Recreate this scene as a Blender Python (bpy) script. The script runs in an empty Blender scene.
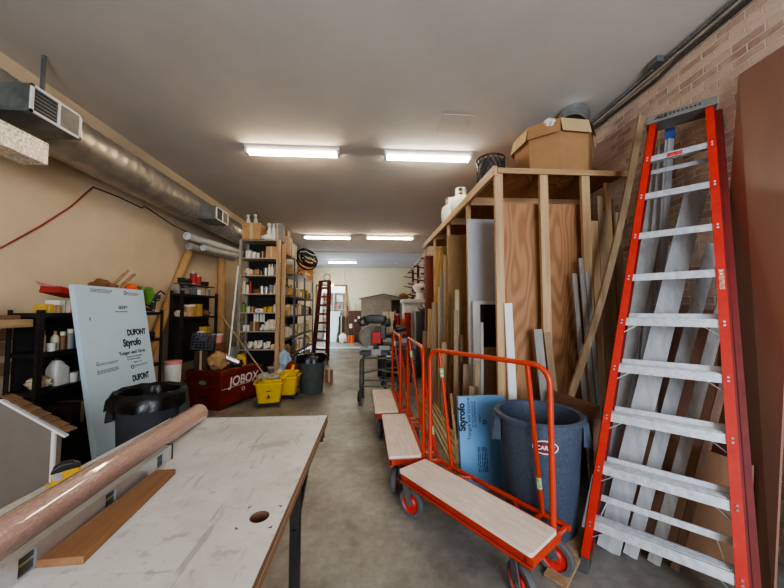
import bpy, bmesh, math, random
from mathutils import Vector, Matrix, Euler, noise
R = math.radians
rnd = random.Random(7)
COL = bpy.context.scene.collection

# ------------------------------------------------------------------ materials
def lin(c):
    return tuple(((v/255)/12.92 if v/255 <= .04045 else ((v/255+.055)/1.055)**2.4) for v in c) + (1.0,)
MC = {}
def mat(name, rgb, rough=.6, metal=0., var=.12, scale=9., bump=0., stretch=(1, 1, 1), emit=0., alpha=1., rgb2=None, spec=None, trans=0.):
    if name in MC: return MC[name]
    m = bpy.data.materials.new(name); m.use_nodes = True
    nt = m.node_tree; b = nt.nodes['Principled BSDF']
    b.inputs['Roughness'].default_value = rough; b.inputs['Metallic'].default_value = metal
    if spec is not None: b.inputs['Specular IOR Level'].default_value = spec
    if trans: b.inputs['Transmission Weight'].default_value = trans
    if alpha < 1: b.inputs['Alpha'].default_value = alpha
    c = lin(rgb)
    tc = nt.nodes.new('ShaderNodeTexCoord'); mp = nt.nodes.new('ShaderNodeMapping')
    mp.inputs['Scale'].default_value = stretch
    nt.links.new(tc.outputs['Object'], mp.inputs['Vector'])
    nz = nt.nodes.new('ShaderNodeTexNoise'); nz.inputs['Scale'].default_value = scale
    nz.inputs['Detail'].default_value = 5; nz.inputs['Roughness'].default_value = .6
    nt.links.new(mp.outputs[0], nz.inputs['Vector'])
    cr = nt.nodes.new('ShaderNodeValToRGB')
    if rgb2: lo, hi = lin(rgb2), c
    else:
        lo = tuple(max(0, v*(1-var*1.6)) for v in c[:3])+(1,); hi = tuple(min(1, v*(1+var)) for v in c[:3])+(1,)
    cr.color_ramp.elements[0].position = .32; cr.color_ramp.elements[1].position = .68
    cr.color_ramp.elements[0].color = lo; cr.color_ramp.elements[1].color = hi
    nt.links.new(nz.outputs['Fac'], cr.inputs['Fac']); nt.links.new(cr.outputs['Color'], b.inputs['Base Color'])
    if bump:
        bp = nt.nodes.new('ShaderNodeBump'); bp.inputs['Strength'].default_value = bump; bp.inputs['Distance'].default_value = .02
        nt.links.new(nz.outputs['Fac'], bp.inputs['Height']); nt.links.new(bp.outputs['Normal'], b.inputs['Normal'])
    if emit:
        b.inputs['Emission Color'].default_value = c; b.inputs['Emission Strength'].default_value = emit
    MC[name] = m; m['ramp'] = cr.name
    return m
def wood(name, rgb, dark=None, axis='z', rough=.6, scale=6., var=.22):
    s = {'x': (.06, 1, 1), 'y': (1, .06, 1), 'z': (1, 1, .06)}[axis]
    dark = dark or tuple(int(v*.72) for v in rgb)
    return mat(name, rgb, rough, 0, var, scale*4, .08, s, rgb2=dark)

def plywood(name, rgb, dark, sc=2.2):
    m = mat(name, rgb, .62, 0, .1, 6)
    nt = m.node_tree; b = nt.nodes['Principled BSDF']
    tc = nt.nodes.new('ShaderNodeTexCoord'); mp = nt.nodes.new('ShaderNodeMapping'); mp.inputs['Scale'].default_value = (sc, sc, sc*.17)
    nt.links.new(tc.outputs['Object'], mp.inputs[0])
    n1 = nt.nodes.new('ShaderNodeTexNoise'); n1.inputs['Scale'].default_value = 1.3; n1.inputs['Detail'].default_value = 2.5; n1.inputs['Roughness'].default_value = .45
    nt.links.new(mp.outputs[0], n1.inputs['Vector'])
    ml = nt.nodes.new('ShaderNodeMath'); ml.operation = 'MULTIPLY'; ml.inputs[1].default_value = 150.; nt.links.new(n1.outputs['Fac'], ml.inputs[0])
    sn = nt.nodes.new('ShaderNodeMath'); sn.operation = 'SINE'; nt.links.new(ml.outputs[0], sn.inputs[0])
    cr = nt.nodes.new('ShaderNodeValToRGB'); cr.color_ramp.elements[0].position = .0; cr.color_ramp.elements[1].position = .75
    cr.color_ramp.elements[0].color = lin(dark); cr.color_ramp.elements[1].color = lin(rgb)
    mr = nt.nodes.new('ShaderNodeMapRange'); mr.inputs[1].default_value = -1; nt.links.new(sn.outputs[0], mr.inputs[0])
    nt.links.new(mr.outputs[0], cr.inputs['Fac']); nt.links.new(cr.outputs['Color'], b.inputs['Base Color'])
    return m

# the floor: trowelled, stained concrete
def concrete():
    m = bpy.data.materials.new('concrete'); m.use_nodes = True; nt = m.node_tree; b = nt.nodes['Principled BSDF']
    tc = nt.nodes.new('ShaderNodeTexCoord')
    def nz(s, d=6, r=.6):
        n = nt.nodes.new('ShaderNodeTexNoise'); n.inputs['Scale'].default_value = s; n.inputs['Detail'].default_value = d; n.inputs['Roughness'].default_value = r
        nt.links.new(tc.outputs['Object'], n.inputs['Vector']); return n
    def ramp(n, p0, c0, p1, c1):
        c = nt.nodes.new('ShaderNodeValToRGB'); c.color_ramp.elements[0].position = p0; c.color_ramp.elements[1].position = p1
        c.color_ramp.elements[0].color = c0; c.color_ramp.elements[1].color = c1; nt.links.new(n.outputs['Fac'], c.inputs['Fac']); return c
    a = ramp(nz(1.3, 8, .65), .35, lin((116, 111, 103)), .66, lin((168, 163, 153)))
    s = ramp(nz(14, 6, .7), .4, (.78, .78, .78, 1), .62, (1, 1, 1, 1))
    w = ramp(nz(45, 3, .8), .70, (0, 0, 0, 1), .76, (1, 1, 1, 1))
    mx = nt.nodes.new('ShaderNodeMix'); mx.data_type = 'RGBA'; mx.blend_type = 'MULTIPLY'; mx.inputs[0].default_value = 1
    nt.links.new(a.outputs[0], mx.inputs[6]); nt.links.new(s.outputs[0], mx.inputs[7])
    m2 = nt.nodes.new('ShaderNodeMix'); m2.data_type = 'RGBA'; nt.links.new(w.outputs[0], m2.inputs[0])
    nt.links.new(mx.outputs[2], m2.inputs[6]); m2.inputs[7].default_value = lin((205, 200, 188))
    nt.links.new(m2.outputs[2], b.inputs['Base Color'])
    rr = ramp(nz(2.2), .3, (.28, .28, .28, 1), .7, (.5, .5, .5, 1)); nt.links.new(rr.outputs[0], b.inputs['Roughness'])
    return m
def brick():
    m = bpy.data.materials.new('brick_wall'); m.use_nodes = True; nt = m.node_tree; b = nt.nodes['Principled BSDF']
    b.inputs['Roughness'].default_value = .9
    tc = nt.nodes.new('ShaderNodeTexCoord'); sp = nt.nodes.new('ShaderNodeSeparateXYZ'); cb = nt.nodes.new('ShaderNodeCombineXYZ')
    nt.links.new(tc.outputs['Object'], sp.inputs[0]); nt.links.new(sp.outputs['Y'], cb.inputs['X']); nt.links.new(sp.outputs['Z'], cb.inputs['Y'])
    nd = nt.nodes.new('ShaderNodeTexNoise'); nd.inputs['Scale'].default_value = 7; nd.inputs['Detail'].default_value = 4; nt.links.new(cb.outputs[0], nd.inputs['Vector'])
    vs = nt.nodes.new('ShaderNodeVectorMath'); vs.operation = 'SCALE'; vs.inputs[3].default_value = .04; nt.links.new(nd.outputs['Color'], vs.inputs[0])
    va = nt.nodes.new('ShaderNodeVectorMath'); nt.links.new(cb.outputs[0], va.inputs[0]); nt.links.new(vs.outputs[0], va.inputs[1])
    br = nt.nodes.new('ShaderNodeTexBrick'); br.inputs['Scale'].default_value = 1
    br.inputs['Brick Width'].default_value = .18; br.inputs['Row Height'].default_value = .056; br.inputs['Mortar Size'].default_value = .006
    br.inputs['Mortar Smooth'].default_value = .4; br.inputs['Bias'].default_value = -.15
    br.inputs['Color1'].default_value = lin((206, 176, 154)); br.inputs['Color2'].default_value = lin((150, 112, 98)); br.inputs['Mortar'].default_value = lin((222, 206, 188))
    nt.links.new(va.outputs[0], br.inputs['Vector'])
    n2 = nt.nodes.new('ShaderNodeTexNoise'); n2.inputs['Scale'].default_value = 3.2; n2.inputs['Detail'].default_value = 9; n2.inputs['Roughness'].default_value = .75
    nt.links.new(cb.outputs[0], n2.inputs['Vector'])
    cr = nt.nodes.new('ShaderNodeValToRGB'); cr.color_ramp.elements[0].position = .42; cr.color_ramp.elements[1].position = .66
    cr.color_ramp.elements[0].color = (0, 0, 0, 1); cr.color_ramp.elements[1].color = (.75, .75, .75, 1); nt.links.new(n2.outputs['Fac'], cr.inputs[0])
    mx = nt.nodes.new('ShaderNodeMix'); mx.data_type = 'RGBA'; nt.links.new(cr.outputs[0], mx.inputs[0]); nt.links.new(br.outputs['Color'], mx.inputs[6]); mx.inputs[7].default_value = lin((220, 198, 178))
    nt.links.new(mx.outputs[2], b.inputs['Base Color'])
    bp = nt.nodes.new('ShaderNodeBump'); bp.inputs['Strength'].default_value = .9; bp.inputs['Distance'].default_value = .02; bp.invert = True
    ad = nt.nodes.new('ShaderNodeMath'); ad.operation = 'ADD'; nt.links.new(br.outputs['Fac'], ad.inputs[0])
    n3 = nt.nodes.new('ShaderNodeMath'); n3.operation = 'MULTIPLY'; n3.inputs[1].default_value = -.6; nt.links.new(n2.outputs['Fac'], n3.inputs[0]); nt.links.new(n3.outputs[0], ad.inputs[1])
    nt.links.new(ad.outputs[0], bp.inputs['Height']); nt.links.new(bp.outputs[0], b.inputs['Normal'])
    return m
def worn_white():
    m = mat('worn_table', (210, 208, 203), .42, 0, .05, 4)
    nt = m.node_tree; b = nt.nodes['Principled BSDF']; base = nt.nodes[m['ramp']]
    tc = nt.nodes.new('ShaderNodeTexCoord')
    def layer(prev, scale, stretch, rot, p0, p1, col, amt, detail=6):
        mp = nt.nodes.new('ShaderNodeMapping'); mp.inputs['Scale'].default_value = stretch; mp.inputs['Rotation'].default_value = (0, 0, R(rot))
        nt.links.new(tc.outputs['Object'], mp.inputs[0])
        n = nt.nodes.new('ShaderNodeTexNoise'); n.inputs['Scale'].default_value = scale; n.inputs['Detail'].default_value = detail; n.inputs['Roughness'].default_value = .65
        nt.links.new(mp.outputs[0], n.inputs['Vector'])
        c = nt.nodes.new('ShaderNodeValToRGB'); c.color_ramp.elements[0].position = p0; c.color_ramp.elements[1].position = p1
        c.color_ramp.elements[0].color = (0, 0, 0, 1); c.color_ramp.elements[1].color = (amt,)*3+(1,); nt.links.new(n.outputs['Fac'], c.inputs[0])
        mx = nt.nodes.new('ShaderNodeMix'); mx.data_type = 'RGBA'; nt.links.new(c.outputs[0], mx.inputs[0]); nt.links.new(prev, mx.inputs[6]); mx.inputs[7].default_value = lin(col)
        return mx.outputs[2]
    o = layer(base.outputs[0], 2.2, (1, 1, 1), 0, .46, .7, (172, 156, 136), .6)
    o = layer(o, 30, (1, 1, 1), 10, .56, .7, (150, 142, 132), .5, 8)
    o = layer(o, 5, (1, 1, 1), 20, .6, .65, (142, 134, 124), .5, 9)
    o = layer(o, 16, (1, .12, 1), 30, .62, .66, (128, 122, 114), .5)
    o = layer(o, 26, (1, .1, 1), 55, .63, .66, (134, 128, 120), .5)
    o = layer(o, 14, (.15, 1, 1), 15, .64, .68, (134, 126, 118), .45)
    o = layer(o, 9, (1, .1, 1), -35, .62, .68, (238, 238, 236), .7)
    nt.links.new(o, b.inputs['Base Color'])
    return m

W_PINE = wood('pine', (202, 168, 126), (168, 130, 90)); W_PINEY = wood('pine_y', (206, 172, 128), (172, 134, 92), 'y'); W_PINEX = wood('pine_x', (194, 158, 116), (160, 122, 84), 'x')
W_TAN = wood('tan_board', (174, 146, 114), (140, 112, 84)); W_TANY = wood('tan_board_y', (178, 150, 114), (144, 116, 84), 'y')
W_BROWN = wood('brown_board', (126, 92, 68), (98, 68, 50)); W_BROWNY = wood('brown_board_y', (132, 98, 72), (102, 72, 52), 'y')
W_GREY = wood('grey_board', (166, 160, 152), (132, 126, 120)); W_WHITE = wood('white_board', (178, 178, 178), (150, 150, 152))
W_CREAM = wood('cream_strip', (222, 206, 170), (192, 172, 132), 'y'); W_CREAMZ = wood('cream_strip_z', (218, 198, 160), (190, 164, 122))
PLY = plywood('fir_plywood', (170, 122, 82), (146, 100, 62), 1.7); PLYY = plywood('yellow_plywood', (196, 158, 100), (174, 134, 78), 1.4)
PLYDECK = mat('birch_deck', (234, 216, 200), .6, 0, .09, 7, .02, (1, 5, 4))
PLYTOP = plywood('rack_top', (170, 116, 66), (134, 84, 44), 1.6)
BLACK = mat('black_plastic', (26, 26, 27), .45); DARK = mat('dark_steel', (44, 41, 38), .5, .4, .2); BLK_BAG = mat('bin_bag', (22, 22, 24), .28, 0, .2, 12, .3)
STEEL = mat('galvanised', (186, 188, 190), .36, .9, .12, 14); ALU = mat('aluminium', (206, 210, 214), .33, .85, .08, 12, 0, (1, 1, 1)); ALUD = mat('worn_aluminium', (212, 218, 224), .4, .6, .14, 30)
WHITE = mat('white_plastic', (226, 224, 218), .45, 0, .05); CARD = mat('cardboard', (166, 124, 82), .85, 0, .07, 5); CARD2 = mat('pale_cardboard', (204, 172, 128), .85, 0, .07, 5)
RED_ORANGE = mat('orange_paint', (196, 62, 32), .4, 0, .08, 7); LAD_RED = mat('ladder_red', (192, 40, 24), .42, 0, .1, 10); LAD_DARK = mat('ladder_dark_red', (112, 26, 22), .5, 0, .15, 10)
YELLOW = mat('yellow_plastic', (232, 190, 32), .42, 0, .06); INK = mat('black_ink', (40, 42, 46), .7, 0, 0)
RUBBER = mat('grey_rubber', (92, 92, 92), .75); GREYM = mat('grey_metal', (120, 122, 122), .45, .5)

# ------------------------------------------------------------------ mesh builder
def xf(rot):
    if rot is None: return Matrix.Identity(3)
    if isinstance(rot, Matrix): return rot.to_3x3()
    return Euler(rot).to_matrix()
def frame(d, up=(0, 0, 1)):
    z = Vector(d).normalized(); u = Vector(up)
    if abs(z.dot(u)) > .995: u = Vector((0, 1, 0)) if abs(z.y) < .9 else Vector((1, 0, 0))
    x = u.cross(z).normalized(); y = z.cross(x)
    return x, y, z
class M:
    def __init__(s): s.bm = bmesh.new(); s.mi = 0
    def f(s, vs):
        try:
            q = s.bm.faces.new(vs); q.material_index = s.mi; return q
        except ValueError: return None
    def hexa(s, p):
        v = [s.bm.verts.new(q) for q in p]
        for i in ((0, 3, 2, 1), (4, 5, 6, 7), (0, 1, 5, 4), (1, 2, 6, 5), (2, 3, 7, 6), (3, 0, 4, 7)): s.f([v[k] for k in i])
        return s
    def box(s, c, d, rot=None):
        m = xf(rot); c = Vector(c); hx, hy, hz = d[0]/2, d[1]/2, d[2]/2
        return s.hexa([c+m@Vector(q) for q in ((-hx, -hy, -hz), (hx, -hy, -hz), (hx, hy, -hz), (-hx, hy, -hz), (-hx, -hy, hz), (hx, -hy, hz), (hx, hy, hz), (-hx, hy, hz))])
    def span(s, a, b):
        return s.box([(a[i]+b[i])/2 for i in range(3)], [abs(b[i]-a[i]) for i in range(3)])
    def bar(s, p0, p1, w, h, up=(0, 0, 1), off=(0, 0)):
        p0, p1 = Vector(p0), Vector(p1); x, y, z = frame(p1-p0, up); o = x*off[0]+y*off[1]
        q = [x*(-w/2)+y*(-h/2), x*(w/2)+y*(-h/2), x*(w/2)+y*(h/2), x*(-w/2)+y*(h/2)]
        return s.hexa([p0+o+k for k in q]+[p1+o+k for k in q])
    def rings(s, rings, closed=False, cap=True):
        vs = [[s.bm.verts.new(p) for p in r] for r in rings]; n = len(vs[0]); k = len(vs)
        for i in range(k if closed else k-1):
            a, b = vs[i], vs[(i+1) % k]
            for j in range(n): s.f([a[j], a[(j+1) % n], b[(j+1) % n], b[j]])
        if cap and not closed: s.f(vs[0][::-1]); s.f(vs[-1])
        return s
    def tube(s, pts, r, n=8, closed=False, cap=True):
        pts = [Vector(p) for p in pts]; rs = []; k = len(pts); px = None
        for i, p in enumerate(pts):
            a = pts[i-1] if (i > 0 or closed) else p; b = pts[(i+1) % k] if (i < k-1 or closed) else p
            z = (b-a).normalized()
            if px is None: px, _, _ = frame(z)
            px = (px-z*px.dot(z)).normalized(); y = z.cross(px); rr = r[i] if isinstance(r, (list, tuple)) else r
            rs.append([p+(px*math.cos(t*2*math.pi/n)+y*math.sin(t*2*math.pi/n))*rr for t in range(n)])
        return s.rings(rs, closed, cap)
    def cyl(s, p0, p1, r0, r1=None, n=16, cap=True):
        p0, p1 = Vector(p0), Vector(p1); x, y, z = frame(p1-p0); r1 = r0 if r1 is None else r1
        return s.rings([[p+(x*math.cos(t*2*math.pi/n)+y*math.sin(t*2*math.pi/n))*r for t in range(n)] for p, r in ((p0, r0), (p1, r1))], False, cap)
    def lathe(s, prof, c=(0, 0, 0), n=16, cap=True, rot=None):
        m = xf(rot); c = Vector(c)
        return s.rings([[c+m@Vector((r*math.cos(t*2*math.pi/n), r*math.sin(t*2*math.pi/n), z)) for t in range(n)] for r, z in prof], False, cap)
    def torus(s, c, R0, r, n=24, k=8, rot=None):
        m = xf(rot); c = Vector(c)
        return s.tube([c+m@Vector((R0*math.cos(t*2*math.pi/n), R0*math.sin(t*2*math.pi/n), 0)) for t in range(n)], r, k, True)
    def rrect(s, secs, n=5, cap=True):      # loft of rounded rectangles (hx, hy, rad, z, cx, cy)
        rs = []
        for q in secs:
            hx, hy, rad, z = q[:4]; cx, cy = q[4:6] if len(q) > 4 else (0, 0); r = []
            for i, (sx, sy) in enumerate(((1, 1), (-1, 1), (-1, -1), (1, -1))):
                for t in range(n):
                    a = (i+t/(n-1))*math.pi/2
                    r.append(Vector((cx+sx*(hx-rad)+rad*math.cos(a), cy+sy*(hy-rad)+rad*math.sin(a), z)))
            rs.append(r)
        return s.rings(rs, False, cap)
    def prism(s, pts, axis, a, b):
        def P(u, v, w): return {'x': (w, u, v), 'y': (u, w, v), 'z': (u, v, w)}[axis]
        return s.rings([[Vector(P(u, v, a)) for u, v in pts], [Vector(P(u, v, b)) for u, v in pts]])
    def quad(s, p):
        s.f([s.bm.verts.new(q) for q in p]); return s
    def blob(s, c, d, amp=.2, fr=2., sub=3, seed=0, flat=None):
        r = bmesh.ops.create_icosphere(s.bm, subdivisions=sub, radius=1); c = Vector(c)
        for v in r['verts']:
            p = v.co.copy(); k = 1+amp*noise.noise(p*fr+Vector((seed*3.1, seed, seed*.7)))
            q = Vector((p.x*d[0]*k, p.y*d[1]*k, p.z*d[2]*k))
            if flat is not None: q.z = max(q.z, flat)
            v.co = c+q
        for v in r['verts']:
            for fc in v.link_faces: fc.material_index = s.mi
        return s
    def build(s, name, m, parent=None, smooth=False, bevel=0, loc=None, rot=None):
        bmesh.ops.recalc_face_normals(s.bm, faces=s.bm.faces)
        me = bpy.data.meshes.new(name); s.bm.to_mesh(me); s.bm.free()
        for q in (m if isinstance(m, (list, tuple)) else [m]): me.materials.append(q)
        if smooth:
            for p in me.polygons: p.use_smooth = True
            try: me.set_sharp_from_angle(angle=R(40))
            except Exception: pass
        o = bpy.data.objects.new(name, me); COL.objects.link(o)
        if parent: o.parent = parent
        if loc is not None: o.location = loc
        if rot is not None: o.rotation_euler = rot
        if bevel:
            b = o.modifiers.new('bevel', 'BEVEL'); b.width = bevel; b.segments = 2; b.limit_method = 'ANGLE'; b.angle_limit = R(40)
        return o
LABELS = {}
def tag(o, label, cat, group=None, kind=None):
    n = len(label.split())
    if not 4 <= n <= 16: print('BAD LABEL', n, label)
    LABELS.setdefault(label, []).append(o.name)
    o['label'] = label; o['category'] = cat
    if group: o['group'] = group
    if kind: o['kind'] = kind
    return o
def thing(name, label, cat, loc=(0, 0, 0), rz=0, group=None, rot=None):
    o = bpy.data.objects.new(name, None); COL.objects.link(o); o.empty_display_size = .1
    o.location = loc; o.rotation_euler = rot if rot is not None else (0, 0, rz)
    return tag(o, label, cat, group)
def struct(name, m, material, **k):
    o = m.build(name, material, **k)
    if o.parent is None: o['kind'] = 'structure'
    return o
def copy_tree(o, label, loc, rz=0, group=None, depth=0, parent=None):
    c = o.copy(); COL.objects.link(c)
    if parent is not None: c.parent = parent
    for ch in list(o.children): copy_tree(ch, None, None, depth=depth+1, parent=c)
    if depth == 0:
        c.location = loc; c.rotation_euler = (0, 0, rz); tag(c, label, o['category'], group or o.get('group'))
    return c
def text(s, size, m, parent, loc, rot, name='lettering', extrude=.0008, align='LEFT', sx=1., bold=0., shear=0.):
    cu = bpy.data.curves.new('txt', 'FONT'); cu.body = s; cu.size = size; cu.extrude = extrude; cu.align_x = align; cu.offset = bold; cu.shear = shear
    t = bpy.data.objects.new('txt', cu); COL.objects.link(t)
    dg = bpy.context.evaluated_depsgraph_get(); me = bpy.data.meshes.new_from_object(t.evaluated_get(dg))
    bpy.data.objects.remove(t); bpy.data.curves.remove(cu)
    me.materials.clear(); me.materials.append(m)
    me.transform(Matrix.Diagonal((sx, 1, 1, 1)))
    o = bpy.data.objects.new(name, me); COL.objects.link(o); o.parent = parent; o.location = loc; o.rotation_euler = rot
    return o
def fillet(pts, rad, n=6):
    pts = [Vector(p) for p in pts]; out = [pts[0]]
    for a, b, c in zip(pts, pts[1:], pts[2:]):
        u = (a-b).normalized(); v = (c-b).normalized(); ang = u.angle(v); t = rad/math.tan(ang/2)
        p, q = b+u*t, b+v*t; o = b+(u+v).normalized()*rad/math.sin(ang/2)
        for i in range(n+1):
            k = i/n; w = (p-o)*(1-k)+(q-o)*k; out.append(o+w.normalized()*rad)
    out.append(pts[-1]); return out

# ------------------------------------------------------------------ camera
F = 310.; yaw = math.atan(19/F); pit = math.atan(16/math.hypot(F, 19))
cam = bpy.data.cameras.new('camera'); cam.sensor_width = 36; cam.lens = F/784*36; cam.clip_start = .05
co = bpy.data.objects.new('camera', cam); COL.objects.link(co); co.location = (0, 0, 1.5); co.rotation_euler = (math.pi/2+pit, 0, -yaw)
bpy.context.scene.camera = co

# ------------------------------------------------------------------ the room
XL, XR, XB, YF, YB, H = -3.03, 2.42, 1.85, -3.5, 15.3, 3.6
M_WALL = mat('beige_wall', (214, 192, 160), .8, 0, .05, 2.2, .04); M_FAR = mat('cream_far_wall', (226, 218, 186), .85, 0, .03, 3)
M_CEIL = mat('ceiling_paint', (204, 197, 188), .9, 0, .04, 1.6, .03); M_CEIL2 = mat('pale_ceiling', (196, 198, 204), .9, 0, .03, 1.6)
struct('floor', M().span((XL, YF, -.1), (XR, 17.2, 0)), concrete())
struct('ceiling', M().span((XL, YF, H), (XR, 11.2, H+.1)), M_CEIL)
struct('ceiling.001', M().span((XL, 11.2, H+.012), (XR, 17.2, H+.112)), M_CEIL2)
struct('trim_1', M().span((XL, 11.14, H-.035), (XB, 11.2, H+.1)), M_CEIL, )
struct('wall_left', M().span((XL-.1, YF, 0), (XL, 17.2, H)), M_WALL)
struct('wall_right', M().span((XR, YF, 0), (XR+.1, 8.2, H)), brick())
struct('wall_right_back', M().span((XB, 8.2, 0), (XR, 15.3, H)), brick())
struct('wall_front', M().span((XL, YF-.1, 0), (XR, YF, H)), M_WALL)
DX0, DX1, DZ = -2.72, -1.36, 2.66
m = M(); m.span((DX1, YB, 0), (XR, YB+.1, H)); m.span((XL, YB, DZ), (DX1, YB+.1, H)); m.span((XL, YB, 0), (DX0, YB+.1, DZ))
struct('wall_far', m, M_FAR)
struct('wall_far_alcove', M().span((XL, 17.1, 0), (XR, 17.2, H)), mat('bright_white_wall', (236, 240, 240), .8, 0, .02))
struct('wall_alcove_side', M().span((DX1+.05, YB+.1, 0), (DX1+.15, 17.1, H)), mat('bright_white_wall', (236, 240, 240)))
d = M(); d.span((DX0-.08, YB-.03, 0), (DX0, YB+.13, DZ+.08)); d.span((DX1, YB-.03, 0), (DX1+.1, YB+.13, DZ+.08)); d.span((DX0, YB-.03, DZ), (DX1, YB+.13, DZ+.08))
struct('door_1', d, wood('door_casing', (168, 128, 92)))
struct('floor_daylight_band', M().span((-2.2, 12.35, 0), (.1, 12.75, .006)), mat('painted_daylight', (214, 222, 232), .5))  # band of daylight on the floor, painted in as a thin pale slab
struct('trim_ceiling_patch', M().span((.74, 3.18, H-.006), (1.09, 3.5, H)), mat('patch_paint', (196, 189, 180), .9, 0, .05))

# ------------------------------------------------------------------ ceiling lights
M_TUBE = mat('warm_tube', (255, 234, 200), .4, 0, 0, emit=60.); M_TUBE2 = mat('neutral_tube', (252, 245, 226), .4, 0, 0, emit=60.); M_TUBEOFF = mat('unlit_tube', (214, 214, 210), .3)
def strip_light(x0, x1, y, m, label):
    t = thing('strip_light', label, 'ceiling light', ((x0+x1)/2, y, H), 0, 'fluorescent strip lights on the ceiling'); L = x1-x0
    h = M(); h.rrect([(L/2, .075, .012, 0), (L/2, .075, .012, -.03), (L/2-.01, .05, .012, -.055)]); h.build('housing', WHITE, t)
    for s in (-1, 1):
        M().cyl((-L/2+.04, s*.036, -.075), (L/2-.04, s*.036, -.075), .014, n=10).build('tube', m, t, True)
    for s in (-1, 1): M().box((s*(L/2-.02), 0, -.07), (.035, .12, .045)).build('end_cap', WHITE, t, bevel=.004)
strip_light(-1.64, -.44, 4.0, M_TUBE, 'lit warm strip light on the ceiling, nearer the left duct')
strip_light(.14, 1.32, 4.02, M_TUBE2, 'lit strip light nearest the lumber rack top, close to the camera')
strip_light(-1.95, -.62, 8.75, M_TUBE, 'lit strip light of the middle pair, on the left')
strip_light(-.2, 1.15, 8.7, M_TUBE, 'lit strip light of the middle pair, on the right')
strip_light(-1.93, -.69, 13.3, M_TUBE2, 'lit strip light on the pale far part of the ceiling')
strip_light(-.15, 1.1, 13.4, M_TUBEOFF, 'unlit strip light on the pale far part of the ceiling')

# ------------------------------------------------------------------ duct and registers
def duct():
    t = thing('spiral_duct', 'long round spiral metal duct running along the left wall under ceiling', 'duct', (-2.72, 0, 3.02))
    m = M(); r = .205; rs = []; n = 28; y = -.5
    while y < 13.5:
        for dy, rr in ((0, r), (.011, r+.004), (.022, r)):
            rs.append([Vector((rr*math.cos(a*2*math.pi/n), y+dy+.02*math.sin(a*2*math.pi/n), rr*math.sin(a*2*math.pi/n))) for a in range(n)])
        y += .125
    m.rings(rs); m.build('duct_tube', mat('duct_metal', (172, 166, 156), .42, .7, .16, 5), t, True)
    for yy in (2.63, 7., 11.):
        M().span((-.014, yy-.008, .2), (.014, yy+.008, .58)).build('hanger_strap', GREYM, t)
duct()
TEAL = mat('painted_duct_boot', (112, 116, 110), .5, .5, .2, 8)
def register(y0, y1, x0, x1, label):
    t = thing('duct_register', label, 'air register', (x1, (y0+y1)/2, 2.92)); L = (y1-y0); hz = .095
    M().box(((x0-x1)/2, 0, 0), (x1-x0, L, 2*hz)).build('boot', TEAL, t)
    f = M()
    for s in (-1, 1): f.box((.006, 0, s*(hz-.008)), (.012, L, .016)); f.box((.006, s*(L/2-.009), 0), (.012, .018, 2*hz))
    f.box((.006, .01, 0), (.01, .012, 2*hz-.03)); f.build('frame', WHITE, t)
    g = M()
    for k in range(6): g.box((.003, -L/4+.006, -hz+.03+k*.026), (.012, L/2-.03, .006), (0, R(35), 0))
    g.build('louvre', DARK, t)
    M().box((.003, L/4+.004, 0), (.006, L/2-.03, 2*hz-.034)).build('damper_panel', mat('damper', (128, 122, 112), .6), t)
register(2.14, 2.5, -2.56, -2.29, 'grey louvred register on the duct, nearest the camera')
register(4.6, 4.97, -2.56, -2.29, 'small grey register on the duct above the white roll')
bx = M(); bx.span((-2.6, 1.6, 2.575), (-2.42, 2.41, 2.74)); bx.span((-2.7, 1.7, 2.66), (-2.6, 2.35, 2.82))
tag(bx.build('duct_box', mat('spangled_steel', (222, 216, 204), .5, .55, .35, 60), bevel=.004), 'shiny spangled metal duct box below the near register', 'duct')

def cable(name, pts, r, m, label, cat='cable'):
    tag(M().tube(pts, r, 6).build(name, m, smooth=True), label, cat)
cable('wall_cable', [(-3.018, 1.5, 1.80), (-3.018, 2.2, 1.85), (-3.018, 2.68, 2.0), (-3.018, 2.97, 2.26), (-3.018, 3.24, 2.53), (-3.018, 3.47, 2.825)], .0065, mat('red_cable', (150, 50, 36), .5), 'thin red cable swooping up the beige left wall to a hook')
cable('wall_cable', [(-3.018, 3.48, 2.825), (-3.018, 3.8, 2.84), (-3.018, 4.18, 2.83), (-3.018, 4.22, 2.87), (-3.018, 4.8, 2.78), (-3.018, 5.3, 2.76)], .007, mat('dark_cable', (70, 52, 44), .6), 'black cable along the left wall below the duct')
for i, (x, z, r, lb) in enumerate(((2.40, 3.565, .014, 'grey conduit pipe highest along the brick wall by the ceiling'), (2.40, 3.525, .011, 'thin conduit pipe in the middle of three along the brick wall'), (2.395, 3.48, .015, 'dark conduit pipe lowest of three along the brick wall'))):
    pts = [(x, .3, z+.01), (x, 1.9, z), (x, 2.2, z), (x-.0, 2.4, z+(-.03 if i == 2 else 0)), (x, 3.2, z), (x, 8.1, z)]
    cable('conduit_pipe', pts, r, [GREYM, mat('pale_conduit', (176, 170, 160), .5, .3), mat('dark_conduit', (74, 70, 66), .5, .3)][i], lb, 'pipe')
jb = M(); jb.box((2.36, 2.36, 3.575), (.06, .1, .05)); tag(jb.build('junction_box', GREYM, bevel=.005), 'small junction box on the conduits above the brick wall', 'junction box')

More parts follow.
